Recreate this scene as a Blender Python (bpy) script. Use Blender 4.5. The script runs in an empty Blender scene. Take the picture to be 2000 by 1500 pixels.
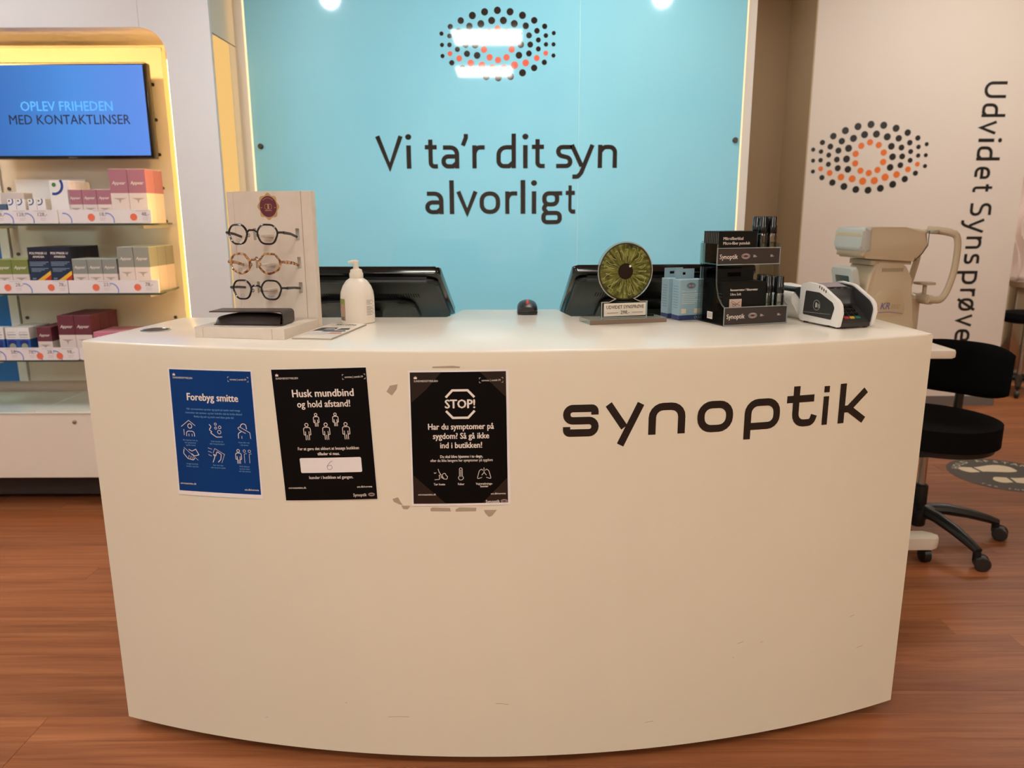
import bpy, bmesh, math, random
from mathutils import Matrix, Vector
random.seed(7)
SC = bpy.context.scene
COL = SC.collection
PI = math.pi

# ------------------------------------------------------------------ camera
CAM_H = 1.265
cam_d = bpy.data.cameras.new('camera')
cam = bpy.data.objects.new('camera', cam_d)
COL.objects.link(cam)
cam.location = (0, 0, CAM_H)
cam.rotation_mode = 'XYZ'
cam.rotation_euler = (math.radians(90 - 12.5), 0, 0)
cam.rotation_euler = (cam.rotation_euler.to_matrix() @ Matrix.Rotation(math.radians(-0.2), 3, 'Z')).to_euler()
cam_d.sensor_width = 36.0
cam_d.lens = 27.0            # 1500 px on a 2000 px wide frame
cam_d.clip_start = 0.05
cam_d.dof.use_dof = True
cam_d.dof.focus_distance = 1.75
cam_d.dof.aperture_fstop = 4.5
SC.camera = cam

# ------------------------------------------------------------------ world, exposure
w = bpy.data.worlds.new('world'); SC.world = w; w.use_nodes = True
w.node_tree.nodes['Background'].inputs[0].default_value = (0.9, 0.85, 0.8, 1)
w.node_tree.nodes['Background'].inputs[1].default_value = 0.05
try:
    SC.cycles.transparent_max_bounces = 32
except Exception: pass
SC.view_settings.view_transform = 'Standard'
SC.view_settings.look = 'None'
SC.view_settings.exposure = 0.75
SC.view_settings.gamma = 1.0
SC.view_settings.use_curve_mapping = False
PANEL_L = 13.0                       # luminance of the ceiling light panels
PANEL_C = (1.0, 0.955, 0.86)
LED_C = (1.0, 0.62, 0.20)

# ------------------------------------------------------------------ materials
def lin(c):
    return tuple(((x / 255) / 12.92 if x / 255 <= 0.04045 else ((x / 255 + 0.055) / 1.055) ** 2.4) for x in c)
def rgba(c): return (*lin(c), 1)

MATS = {}
def mat(name, col=(200, 200, 200), rough=0.5, metal=0.0, spec=0.5, coat=0.0, emit=None, es=0.0, noise=0.0, nscale=6.0):
    if name in MATS: return MATS[name]
    m = bpy.data.materials.new(name); m.use_nodes = True
    nt = m.node_tree; b = nt.nodes['Principled BSDF']
    b.inputs['Base Color'].default_value = rgba(col)
    b.inputs['Roughness'].default_value = rough
    b.inputs['Metallic'].default_value = metal
    b.inputs['Specular IOR Level'].default_value = spec
    if coat:
        b.inputs['Coat Weight'].default_value = coat
        b.inputs['Coat Roughness'].default_value = 0.04
    if emit:
        b.inputs['Emission Color'].default_value = (*emit, 1)
        b.inputs['Emission Strength'].default_value = es
    if noise:
        tc = nt.nodes.new('ShaderNodeTexCoord')
        n = nt.nodes.new('ShaderNodeTexNoise'); n.inputs['Scale'].default_value = nscale
        n.inputs['Detail'].default_value = 4
        r = nt.nodes.new('ShaderNodeMapRange')
        r.inputs['From Min'].default_value = 0.3; r.inputs['From Max'].default_value = 0.7
        r.inputs['To Min'].default_value = 1 - noise; r.inputs['To Max'].default_value = 1 + noise * 0.3
        mx = nt.nodes.new('ShaderNodeMix'); mx.data_type = 'RGBA'; mx.blend_type = 'MULTIPLY'
        mx.inputs['Factor'].default_value = 1
        mx.inputs[6].default_value = rgba(col)
        nt.links.new(tc.outputs['Object'], n.inputs['Vector'])
        nt.links.new(n.outputs['Fac'], r.inputs['Value'])
        nt.links.new(r.outputs['Result'], mx.inputs[7])
        nt.links.new(mx.outputs[2], b.inputs['Base Color'])
    MATS[name] = m
    return m

def clear(name, tint=(255, 255, 255), refl=0.12, rough=0.02):
    """thin clear glass / acrylic: transparent with a fresnel sheen"""
    m = bpy.data.materials.new(name); m.use_nodes = True
    nt = m.node_tree; nt.nodes.clear()
    o = nt.nodes.new('ShaderNodeOutputMaterial')
    t = nt.nodes.new('ShaderNodeBsdfTransparent'); t.inputs[0].default_value = rgba(tint)
    g = nt.nodes.new('ShaderNodeBsdfGlossy'); g.inputs['Roughness'].default_value = rough
    lw = nt.nodes.new('ShaderNodeLayerWeight'); lw.inputs[0].default_value = refl
    mx = nt.nodes.new('ShaderNodeMixShader')
    nt.links.new(lw.outputs['Fresnel'], mx.inputs[0])
    nt.links.new(t.outputs[0], mx.inputs[1]); nt.links.new(g.outputs[0], mx.inputs[2])
    nt.links.new(mx.outputs[0], o.inputs[0])
    MATS[name] = m
    return m

def emis(name, col, s):
    m = bpy.data.materials.new(name); m.use_nodes = True
    nt = m.node_tree; nt.nodes.clear()
    o = nt.nodes.new('ShaderNodeOutputMaterial'); e = nt.nodes.new('ShaderNodeEmission')
    e.inputs[0].default_value = (*col, 1); e.inputs[1].default_value = s
    nt.links.new(e.outputs[0], o.inputs[0]); MATS[name] = m
    return m

def wood_mat(name, plank):
    m = bpy.data.materials.new(name); m.use_nodes = True
    nt = m.node_tree; b = nt.nodes['Principled BSDF']; L = nt.links.new
    tc = nt.nodes.new('ShaderNodeTexCoord'); oi = nt.nodes.new('ShaderNodeObjectInfo')
    mul = nt.nodes.new('ShaderNodeVectorMath'); mul.operation = 'MULTIPLY_ADD'
    comb = nt.nodes.new('ShaderNodeCombineXYZ')
    m1 = nt.nodes.new('ShaderNodeMath'); m1.operation = 'MULTIPLY'; m1.inputs[1].default_value = 37.0
    L(oi.outputs['Random'], m1.inputs[0]); L(m1.outputs[0], comb.inputs[0]); L(m1.outputs[0], comb.inputs[1])
    mul.inputs[1].default_value = (1.1, 24.0, 1.0)
    L(tc.outputs['Object'], mul.inputs[0]); L(comb.outputs[0], mul.inputs[2])
    n = nt.nodes.new('ShaderNodeTexNoise'); n.inputs['Scale'].default_value = 1.4; n.inputs['Detail'].default_value = 6
    n.inputs['Distortion'].default_value = 0.9; n.inputs['Roughness'].default_value = 0.62
    L(mul.outputs[0], n.inputs['Vector'])
    cr = nt.nodes.new('ShaderNodeValToRGB')
    cr.color_ramp.elements[0].position = 0.28; cr.color_ramp.elements[0].color = rgba((126, 70, 40))
    cr.color_ramp.elements[1].position = 0.72; cr.color_ramp.elements[1].color = rgba((172, 110, 70))
    e = cr.color_ramp.elements.new(0.5); e.color = rgba((152, 91, 55))
    L(n.outputs['Fac'], cr.inputs[0])
    hs = nt.nodes.new('ShaderNodeHueSaturation')
    mr = nt.nodes.new('ShaderNodeMapRange'); mr.inputs['To Min'].default_value = 0.84; mr.inputs['To Max'].default_value = 1.14
    L(oi.outputs['Random'], mr.inputs['Value']); L(mr.outputs[0], hs.inputs['Value'])
    L(cr.outputs[0], hs.inputs['Color'])
    L(hs.outputs[0], b.inputs['Base Color'])
    b.inputs['Roughness'].default_value = 0.42
    b.inputs['Specular IOR Level'].default_value = 0.35
    bp = nt.nodes.new('ShaderNodeBump'); bp.inputs['Strength'].default_value = 0.08
    L(n.outputs['Fac'], bp.inputs['Height']); L(bp.outputs[0], b.inputs['Normal'])
    MATS[name] = m
    return m

def teal_mat():
    m = mat('teal_glass', (118, 193, 205), 0.03, coat=0.6)
    nt = m.node_tree; b = nt.nodes['Principled BSDF']
    tc = nt.nodes.new('ShaderNodeTexCoord')
    mp = nt.nodes.new('ShaderNodeMapping'); mp.inputs['Scale'].default_value = (0.8, 1, 0.5)
    n = nt.nodes.new('ShaderNodeTexNoise'); n.inputs['Scale'].default_value = 1.3; n.inputs['Detail'].default_value = 3
    cr = nt.nodes.new('ShaderNodeValToRGB')
    cr.color_ramp.elements[0].position = 0.25; cr.color_ramp.elements[0].color = rgba((134, 208, 230))
    cr.color_ramp.elements[1].position = 0.75; cr.color_ramp.elements[1].color = rgba((160, 226, 240))
    L = nt.links.new
    L(tc.outputs['Object'], mp.inputs[0]); L(mp.outputs[0], n.inputs['Vector']); L(n.outputs['Fac'], cr.inputs[0])
    L(cr.outputs[0], b.inputs['Base Color'])
    return m

def iris_mat():
    m = mat('iris_print', (120, 130, 50), 0.15, coat=0.5)
    nt = m.node_tree; b = nt.nodes['Principled BSDF']; L = nt.links.new
    tc = nt.nodes.new('ShaderNodeTexCoord'); sp = nt.nodes.new('ShaderNodeSeparateXYZ')
    L(tc.outputs['Object'], sp.inputs[0])
    at = nt.nodes.new('ShaderNodeMath'); at.operation = 'ARCTAN2'
    L(sp.outputs['Z'], at.inputs[0]); L(sp.outputs['X'], at.inputs[1])
    ln = nt.nodes.new('ShaderNodeVectorMath'); ln.operation = 'LENGTH'; L(tc.outputs['Object'], ln.inputs[0])
    cb = nt.nodes.new('ShaderNodeCombineXYZ')
    ma = nt.nodes.new('ShaderNodeMath'); ma.operation = 'MULTIPLY'; ma.inputs[1].default_value = 5.0
    mb_ = nt.nodes.new('ShaderNodeMath'); mb_.operation = 'MULTIPLY'; mb_.inputs[1].default_value = 22.0
    L(at.outputs[0], ma.inputs[0]); L(ln.outputs['Value'], mb_.inputs[0])
    L(ma.outputs[0], cb.inputs[0]); L(mb_.outputs[0], cb.inputs[1])
    n = nt.nodes.new('ShaderNodeTexNoise'); n.inputs['Scale'].default_value = 1.6; n.inputs['Detail'].default_value = 5
    L(cb.outputs[0], n.inputs['Vector'])
    cr = nt.nodes.new('ShaderNodeValToRGB')
    cr.color_ramp.elements[0].position = 0.34; cr.color_ramp.elements[0].color = rgba((34, 30, 18))
    cr.color_ramp.elements[1].position = 0.68; cr.color_ramp.elements[1].color = rgba((146, 146, 78))
    e = cr.color_ramp.elements.new(0.5); e.color = rgba((92, 94, 36))
    L(n.outputs['Fac'], cr.inputs[0])
    L(cr.outputs[0], b.inputs['Base Color'])
    return m

def tortoise_mat():
    m = mat('tortoise', (150, 90, 50), 0.15, coat=0.4)
    nt = m.node_tree; b = nt.nodes['Principled BSDF']; L = nt.links.new
    tc = nt.nodes.new('ShaderNodeTexCoord')
    n = nt.nodes.new('ShaderNodeTexNoise'); n.inputs['Scale'].default_value = 130; n.inputs['Detail'].default_value = 2
    cr = nt.nodes.new('ShaderNodeValToRGB')
    cr.color_ramp.elements[0].position = 0.4; cr.color_ramp.elements[0].color = rgba((96, 46, 24))
    cr.color_ramp.elements[1].position = 0.62; cr.color_ramp.elements[1].color = rgba((206, 158, 104))
    L(tc.outputs['Object'], n.inputs['Vector']); L(n.outputs['Fac'], cr.inputs[0]); L(cr.outputs[0], b.inputs['Base Color'])
    return m

# shared palette
desk_white = mat('desk_white', (233, 225, 202), 0.42, spec=0.4, noise=0.03, nscale=1.2)
desk_top_m = mat('desk_top_white', (238, 228, 213), 0.2, spec=0.45)
wall_white = mat('wall_white', (228, 226, 224), 0.6, noise=0.02, nscale=1.0)
wall_taupe = mat('wall_taupe', (206, 184, 150), 0.75, noise=0.03, nscale=1.0)
part_white = mat('partition_white', (232, 220, 206), 0.55, noise=0.02, nscale=0.8)
black_vinyl = mat('black_vinyl', (26, 22, 20), 0.35)
sign_black = mat('sign_black', (34, 29, 27), 0.05, coat=0.6)
sign_orange = mat('sign_orange', (240, 110, 88), 0.05, coat=0.6)
vinyl_orange = mat('vinyl_orange', (240, 120, 40), 0.4)
ink_black = mat('ink_black', (20, 18, 17), 0.5)
ink_white = mat('ink_white', (238, 228, 216), 0.5)
ink_pale = mat('ink_pale_blue', (120, 168, 214), 0.5)
ink_grey = mat('ink_grey', (130, 122, 118), 0.5)
paper_white = mat('paper_white', (240, 234, 230), 0.55)
poster_blue = mat('poster_blue', (8, 60, 124), 0.45, spec=0.15, noise=0.06, nscale=5)
poster_black = mat('poster_black', (9, 8, 8), 0.5, spec=0.12)
blk_plastic = mat('black_plastic', (20, 20, 20), 0.4)
blk_gloss = mat('black_gloss', (12, 12, 12), 0.12)
blk_fabric = mat('black_fabric', (12, 11, 11), 0.95, spec=0.1)
dark_grey = mat('dark_grey_plastic', (52, 51, 50), 0.35)
wht_plastic = mat('white_plastic', (232, 228, 222), 0.35)
beige_plastic = mat('beige_plastic', (196, 178, 148), 0.45)
grey_plastic = mat('grey_plastic', (190, 190, 182), 0.45)
chrome = mat('chrome', (190, 188, 184), 0.2, metal=1.0)
steel_dark = mat('dark_steel', (90, 86, 80), 0.35, metal=1.0)
acrylic = clear('acrylic', (236, 240, 238), 0.16)
acrylic_edge = mat('acrylic_edge', (150, 158, 154), 0.15)
glass_shelf = clear('shelf_glass', (226, 238, 230), 0.15)
glass_edge = mat('shelf_glass_edge', (66, 92, 84), 0.15)
lens_glass = clear('lens_glass', (248, 248, 248), 0.1)
bottle_glass = clear('bottle_glass', (246, 248, 244), 0.5, 0.12)
price_white = mat('price_white', (236, 228, 228), 0.5)
badge_orange = mat('badge_orange', (238, 118, 84), 0.5)
arc_blue = mat('arc_blue', (120, 140, 214), 0.5)
led_m = emis('led_warm', LED_C, 16.0)
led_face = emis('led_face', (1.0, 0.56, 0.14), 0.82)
lamp_m = emis('lamp_panel', PANEL_C, PANEL_L)
floor_m = wood_mat('floor_wood', False)
teal_m = teal_mat()
iris_m = iris_mat()
tort_m = tortoise_mat()

# ------------------------------------------------------------------ mesh builder
def circle(r, n=24, cx=0, cy=0, ry=None):
    ry = r if ry is None else ry
    return [(cx + r * math.cos(2 * PI * i / n), cy + ry * math.sin(2 * PI * i / n)) for i in range(n)]

def rrect(x0, y0, x1, y1, r, n=5):
    out = []
    for (cx, cy, a0) in ((x1 - r, y1 - r, 0), (x0 + r, y1 - r, 90), (x0 + r, y0 + r, 180), (x1 - r, y0 + r, 270)):
        for i in range(n + 1):
            a = math.radians(a0 + 90 * i / n)
            out.append((cx + r * math.cos(a), cy + r * math.sin(a)))
    return out

def round_path(pts, closed=False, step=None):
    """pts: (x,y[,r]) -> polyline with filleted corners"""
    n = len(pts); out = []
    for i, p in enumerate(pts):
        r = p[2] if len(p) > 2 else 0
        if r == 0 or (not closed and i in (0, n - 1)):
            out.append((p[0], p[1])); continue
        a = Vector(pts[(i - 1) % n][:2]); b = Vector(p[:2]); c = Vector(pts[(i + 1) % n][:2])
        d1 = (a - b); d2 = (c - b); l1 = d1.length; l2 = d2.length
        d1.normalize(); d2.normalize()
        ang = math.acos(max(-1, min(1, d1.dot(d2))))
        if ang > PI - 0.02: out.append((b.x, b.y)); continue
        t = min(r / math.tan(ang / 2), l1 * 0.5, l2 * 0.5)
        rr = t * math.tan(ang / 2)
        cen = b + (d1 + d2).normalized() * (rr / math.sin(ang / 2))
        p1 = b + d1 * t - cen; p2 = b + d2 * t - cen
        a1 = math.atan2(p1.y, p1.x); a2 = math.atan2(p2.y, p2.x)
        da = (a2 - a1 + PI) % (2 * PI) - PI
        k = max(3, int(abs(da) / 0.3))
        for j in range(k + 1):
            t_ = a1 + da * j / k
            out.append((cen.x + rr * math.cos(t_), cen.y + rr * math.sin(t_)))
    if step:
        dense = []
        m = len(out)
        for i in range(m if closed else m - 1):
            a = out[i]; b = out[(i + 1) % m]
            k = max(1, int(math.hypot(b[0] - a[0], b[1] - a[1]) / step))
            for j in range(k): dense.append((a[0] + (b[0] - a[0]) * j / k, a[1] + (b[1] - a[1]) * j / k))
        if not closed: dense.append(out[-1])
        out = dense
    return out

def ribbon(pts, wd, closed=False, step=None):
    P = round_path(pts, closed, step)
    Q = [P[0]]
    for p in P[1:]:
        if math.hypot(p[0] - Q[-1][0], p[1] - Q[-1][1]) > 1e-7: Q.append(p)
    if closed and math.hypot(Q[0][0] - Q[-1][0], Q[0][1] - Q[-1][1]) < 1e-7: Q.pop()
    P = Q; n = len(P); V = []; F = []
    for i in range(n):
        a = P[(i - 1) % n] if (closed or i > 0) else None
        c = P[(i + 1) % n] if (closed or i < n - 1) else None
        b = P[i]
        t1 = Vector((b[0] - a[0], b[1] - a[1])).normalized() if a else None
        t2 = Vector((c[0] - b[0], c[1] - b[1])).normalized() if c else None
        if t1 is None: nn = Vector((-t2.y, t2.x)); s = 1
        elif t2 is None: nn = Vector((-t1.y, t1.x)); s = 1
        else:
            nn = Vector((-t1.y - t2.y, t1.x + t2.x))
            if nn.length < 1e-6: nn = Vector((-t1.y, t1.x))
            nn.normalize(); s = min(2.2, 1 / max(0.3, nn.dot(Vector((-t1.y, t1.x)))))
        V.append((b[0] + nn.x * wd / 2 * s, b[1] + nn.y * wd / 2 * s))
        V.append((b[0] - nn.x * wd / 2 * s, b[1] - nn.y * wd / 2 * s))
    for i in range(n if closed else n - 1):
        j = (i + 1) % n
        F.append((2 * i, 2 * i + 1, 2 * j + 1, 2 * j))
    return V, F

_tc = {}
def text_geo(body, size=1.0, align='CENTER', bold=0.0, shear=0.0, space=1.0):
    key = (body, align, bold, shear, space)
    if key not in _tc:
        cu = bpy.data.curves.new('t', 'FONT'); cu.body = body
        cu.align_x = align; cu.size = 1.0; cu.offset = bold; cu.shear = shear
        cu.space_character = space; cu.resolution_u = 2; cu.fill_mode = 'FRONT'
        ob = bpy.data.objects.new('t', cu)
        me = bpy.data.meshes.new_from_object(ob)
        V = [(v.co.x, v.co.y) for v in me.vertices]; F = [tuple(p.vertices) for p in me.polygons]
        bpy.data.objects.remove(ob); bpy.data.curves.remove(cu); bpy.data.meshes.remove(me)
        _tc[key] = (V, F)
    V, F = _tc[key]
    return [(x * size, y * size) for x, y in V], F

class MB:
    def __init__(s, auto=False): s.v = []; s.f = []; s.mi = []; s.auto = auto; s.cuts = []
    def cut(s): s.cuts.append((len(s.v), len(s.f)))
    def split(s, name, mats, parent, flip=False):
        cs = [c for i, c in enumerate([(0, 0)] + s.cuts) ] + [(len(s.v), len(s.f))]
        for (v0, f0), (v1, f1) in zip(cs, cs[1:]):
            if f1 <= f0: continue
            m = MB(); m.v = s.v[v0:v1]; m.f = [tuple(i - v0 for i in q) for q in s.f[f0:f1]]; m.mi = s.mi[f0:f1]
            m.build(name, mats, parent, flip=flip)
    def add(s, V, F, mi=0, M=None):
        o = len(s.v)
        for p in V:
            p = Vector(p)
            s.v.append(tuple(M @ p) if M is not None else tuple(p))
        for f in F: s.f.append(tuple(i + o for i in f)); s.mi.append(mi)
        return s
    def flat(s, V, F, fn, mi=0):
        s.lay = (getattr(s, 'lay', -1) + 1) % 12          # every stroke sits a hair above the one before
        d = s.lay * 2.5e-5
        out = []
        for x, y in V:
            p = Vector(fn(x, y))
            if d:
                n = (Vector(fn(x + 1e-3, y)) - p).cross(Vector(fn(x, y + 1e-3)) - p)
                if n.length > 0: p = p + n.normalized() * d
            out.append(p)
        return s.add(out, F, mi)
    def poly(s, pts, fn, mi=0):
        return s.add([fn(x, y) for x, y in pts], [tuple(range(len(pts)))], mi)
    def sub(s, pts, fn, mi=0, cuts=6):
        b = bmesh.new(); vs = [b.verts.new((x, y, 0)) for x, y in pts]; b.faces.new(vs)
        bmesh.ops.triangulate(b, faces=b.faces); bmesh.ops.subdivide_edges(b, edges=b.edges, cuts=cuts, use_grid_fill=True)
        b.verts.index_update(); V = [(v.co.x, v.co.y) for v in b.verts]; F = [tuple(v.index for v in f.verts) for f in b.faces]; b.free()
        return s.flat(V, F, fn, mi)
    def box(s, x0, y0, z0, x1, y1, z1, mi=0, M=None):
        V = [(x0, y0, z0), (x1, y0, z0), (x1, y1, z0), (x0, y1, z0), (x0, y0, z1), (x1, y0, z1), (x1, y1, z1), (x0, y1, z1)]
        F = [(0, 3, 2, 1), (4, 5, 6, 7), (0, 1, 5, 4), (1, 2, 6, 5), (2, 3, 7, 6), (3, 0, 4, 7)]
        return s.add(V, F, mi, M)
    def bm(s, bm, mi=0, M=None):
        bm.verts.index_update()
        s.add([v.co for v in bm.verts], [tuple(v.index for v in f.verts) for f in bm.faces], mi, M)
        bm.free(); return s
    def rbox(s, x0, y0, z0, x1, y1, z1, r=0.003, seg=2, mi=0, M=None):
        b = bmesh.new(); bmesh.ops.create_cube(b, size=1)
        for v in b.verts:
            v.co = Vector(((x0 + x1) / 2 + v.co.x * (x1 - x0), (y0 + y1) / 2 + v.co.y * (y1 - y0), (z0 + z1) / 2 + v.co.z * (z1 - z0)))
        bmesh.ops.bevel(b, geom=list(b.edges), offset=r, segments=seg, profile=0.5, affect='EDGES')
        return s.bm(b, mi, M)
    def prism(s, poly, z0, z1, mi=0, M=None, r=0, seg=2):
        n = len(poly)
        V = [(x, y, z0) for x, y in poly] + [(x, y, z1) for x, y in poly]
        F = [tuple(range(n - 1, -1, -1)), tuple(range(n, 2 * n))] + [(i, (i + 1) % n, (i + 1) % n + n, i + n) for i in range(n)]
        if not r: return s.add(V, F, mi, M)
        b = bmesh.new(); vs = [b.verts.new(v) for v in V]
        for f in F: b.faces.new([vs[i] for i in f])
        b.edges.ensure_lookup_table(); b.faces.ensure_lookup_table()
        es = set(b.faces[0].edges) | set(b.faces[1].edges)
        bmesh.ops.bevel(b, geom=list(es), offset=r, segments=seg, profile=0.5, affect='EDGES')
        return s.bm(b, mi, M)
    def lathe(s, prof, n=24, mi=0, M=None, sy=1.0):
        V = []; F = []
        for (r, z) in prof:
            for i in range(n):
                a = 2 * PI * i / n; V.append((r * math.cos(a), r * math.sin(a) * sy, z))
        for k in range(len(prof) - 1):
            for i in range(n):
                j = (i + 1) % n
                F.append((k * n + i, k * n + j, (k + 1) * n + j, (k + 1) * n + i))
        F.append(tuple(range(n - 1, -1, -1))); F.append(tuple((len(prof) - 1) * n + i for i in range(n)))
        return s.add(V, F, mi, M)
    def tube(s, path, rad, n=8, mi=0, M=None, closed=False, sq=1.0):
        P = [Vector(p) for p in path]; m = len(P); V = []; F = []
        up = Vector((0, 0, 1)); prev = None
        for i in range(m):
            if closed: t = (P[(i + 1) % m] - P[i - 1])
            else: t = P[min(i + 1, m - 1)] - P[max(i - 1, 0)]
            t.normalize()
            if prev is None:
                ref = up if abs(t.z) < 0.9 else Vector((0, 1, 0))
                nx = t.cross(ref).normalized()
            else:
                nx = (prev - t * prev.dot(t)).normalized()
            prev = nx; ny = t.cross(nx)
            r = rad[i] if isinstance(rad, (list, tuple)) else rad
            for k in range(n):
                a = 2 * PI * k / n
                V.append(P[i] + nx * r * math.cos(a) + ny * r * sq * math.sin(a))
        for i in range(m if closed else m - 1):
            for k in range(n):
                F.append((i * n + k, i * n + (k + 1) % n, ((i + 1) % m) * n + (k + 1) % n, ((i + 1) % m) * n + k))
        if not closed:
            F.append(tuple(range(n - 1, -1, -1))); F.append(tuple((m - 1) * n + k for k in range(n)))
        return s.add(V, F, mi, M)
    def text(s, body, x, y, size, fn, mi=0, align='CENTER', bold=0.0, sx=1.0, shear=0.0, space=1.0):
        V, F = text_geo(body, size, align, 0.0, shear, space)
        if s.auto: s.cut()
        k = bold * size * 0.8
        sh = ((0, 0),) if bold <= 0 else ((-k, 0), (k, 0), (0, k * .6), (0, -k * .6))
        for (p, q) in sh: s.flat([(x + a * sx + p, y + b + q) for a, b in V], F, fn, mi)
        return s
    def rib(s, pts, wd, fn, mi=0, closed=False, step=None):
        V, F = ribbon(pts, wd, closed, step); return s.flat(V, F, fn, mi)
    def mesh(s, name, mats, ang=35, flip=True):
        me = bpy.data.meshes.new(name); me.from_pydata(s.v, [], s.f)
        mats = mats if isinstance(mats, (list, tuple)) else [mats]
        for m in mats: me.materials.append(m)
        me.polygons.foreach_set('material_index', s.mi)
        if flip:
            b = bmesh.new(); b.from_mesh(me); bmesh.ops.recalc_face_normals(b, faces=b.faces); b.to_mesh(me); b.free()
        me.polygons.foreach_set('use_smooth', [True] * len(me.polygons))
        me.update()
        try: me.set_sharp_from_angle(angle=math.radians(ang))
        except Exception: pass
        return me
    def build(s, name, mats, parent=None, loc=None, rot=None, ang=35, flip=True, label=None):
        o = bpy.data.objects.new(name, s.mesh(name, mats, ang, flip)); COL.objects.link(o)
        if parent is not None: o.parent = parent
        if loc: o.location = loc
        if rot: o.rotation_euler = rot
        if label: o['label'] = label
        return o

def tag(o, label, cat, group=None, kind=None):
    if kind == 'structure':
        o['kind'] = kind
        if label: o['label'] = label
        return o
    o['label'] = label; o['category'] = cat
    if group: o['group'] = group
    if kind: o['kind'] = kind
    return o
def thing(name, label, cat, loc=(0, 0, 0), rz=0.0, group=None):
    o = bpy.data.objects.new(name, None); COL.objects.link(o)
    o.location = loc; o.rotation_euler = (0, 0, rz); o.empty_display_size = 0.05
    return tag(o, label, cat, group)
def struct(name, mb, mats, **k):
    o = mb.build(name, mats, **k); o['kind'] = 'structure'; return o
def link_copy(src, parent, **k):
    o = src.copy(); COL.objects.link(o); o.parent = parent
    for a, v in k.items(): setattr(o, a, v)
    return o
def RZ(a): return Matrix.Rotation(a, 4, 'Z')
def T(x, y, z): return Matrix.Translation((x, y, z))
XZ = Matrix(((1, 0, 0, 0), (0, 0, 1, 0), (0, 1, 0, 0), (0, 0, 0, 1)))   # (x,y,z)->(x,z,y): a drawing in x-z, extruded along y
def front(y, x0=0, z0=0, s=1.0):
    return lambda a, b: (x0 + a * s, y, z0 + b * s)

# stroke alphabet of the wall signs, x-height = 1
H_ = 0.095
GLYPH = {
 'V': [[(0.09, 1.40), (0.585, 0.06), (1.08, 1.40)]],
 'i': [[(H_, 0), (H_, 1.0)], 'dot', (H_, 1.36, 0.125)],
 't': [[(0.25, 1.25), (0.25, H_, 0.2), (0.57, H_)], [(0, 0.92), (0.53, 0.92)]],
 'a': [[(0.08, 0.905), (0.68, 0.905, 0.28), (0.68, 0)], [(0.68, 0.52), (0.095, 0.52, 0.2), (0.095, 0.095, 0.2), (0.5, 0.095), (0.68, 0.25)]],
 "'": [[(0.2, 1.48), (0.2, 1.32), (0.06, 0.98)]],
 'r': [[(H_, 0), (H_, 1.0)], [(H_, 0.66), (0.2, 0.905, 0.2), (0.55, 0.905)]],
 'd': [[(0.75, 0), (0.75, 1.49)], [(0.75, 0.905), (0.095, 0.905, 0.34), (0.095, 0.095, 0.3), (0.55, 0.095), (0.75, 0.28)]],
 's': [[(0.69, 0.905), (0.12, 0.905, 0.22), (0.12, 0.56, 0.2), (0.63, 0.44, 0.2), (0.63, 0.095, 0.22), (0.03, 0.095)]],
 'y': [[(0.08, 1.0), (0.52, 0.08)], [(0.97, 1.0), (0.5, -0.2), (0.36, -0.37, 0.15), (0.12, -0.37)]],
 'n': [[(H_, 0), (H_, 1.0)], [(H_, 0.7), (0.26, 0.905, 0.2), (0.745, 0.905, 0.28), (0.745, 0)]],
 'l': [[(H_, 0), (H_, 1.49)]],
 'v': [[(0.08, 1.0), (0.46, 0.06), (0.84, 1.0)]],
 'o': [['c', (0.095, 0.095, 0.32), (0.805, 0.095, 0.32), (0.805, 0.905, 0.32), (0.095, 0.905, 0.32)]],
 'g': [['c', (0.13, 0.42, 0.2), (0.68, 0.42, 0.2), (0.68, 0.905, 0.2), (0.13, 0.905, 0.2)], [(0.55, 0.905), (0.9, 0.905)],
       ['c', (0.095, -0.37, 0.16), (0.8, -0.37, 0.16), (0.8, 0.04, 0.16), (0.095, 0.04, 0.16)], [(0.22, 0.44), (0.1, 0.24, 0.1), (0.24, 0.05)]],
 'U': [[(H_, 1.38), (H_, 0.095, 0.4), (0.93, 0.095, 0.4), (0.93, 1.38)]],
 'e': [[(0.12, 0.47), (0.74, 0.47), (0.74, 0.905, 0.3), (0.095, 0.905, 0.32), (0.095, 0.095, 0.3), (0.7, 0.095)]],
 'S': [[(0.82, 1.28), (0.12, 1.28, 0.28), (0.12, 0.78, 0.28), (0.78, 0.62, 0.28), (0.78, 0.095, 0.28), (0.03, 0.095)]],
 'p': [[(H_, -0.42), (H_, 1.0)], [(H_, 0.905), (0.76, 0.905, 0.32), (0.76, 0.095, 0.32), (H_, 0.095)]],
 'ø': [['c', (0.095, 0.095, 0.32), (0.805, 0.095, 0.32), (0.805, 0.905, 0.32), (0.095, 0.905, 0.32)], [(0.06, -0.08), (0.84, 1.08)]],
}
GW = {'V': 1.17, 'i': .2, 't': .57, 'a': .78, "'": .27, 'r': .55, 'd': .85, 's': .73, 'y': 1.05, 'n': .84, 'l': .19, 'v': .92, 'o': .9, 'g': .9,
      'U': 1.03, 'e': .84, 'S': .87, 'p': .86, 'ø': .9}
def glyph(mb, ch, fn, stroke=0.19):
    g = GLYPH[ch]; it = iter(g)
    for st in it:
        if st == 'dot':
            x, y, r = next(it); mb.poly(circle(r, 16, x, y), fn)
        elif st[0] == 'c': mb.rib(st[1:], stroke, fn, closed=True)
        else: mb.rib(st, stroke, fn)
    return mb

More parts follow.
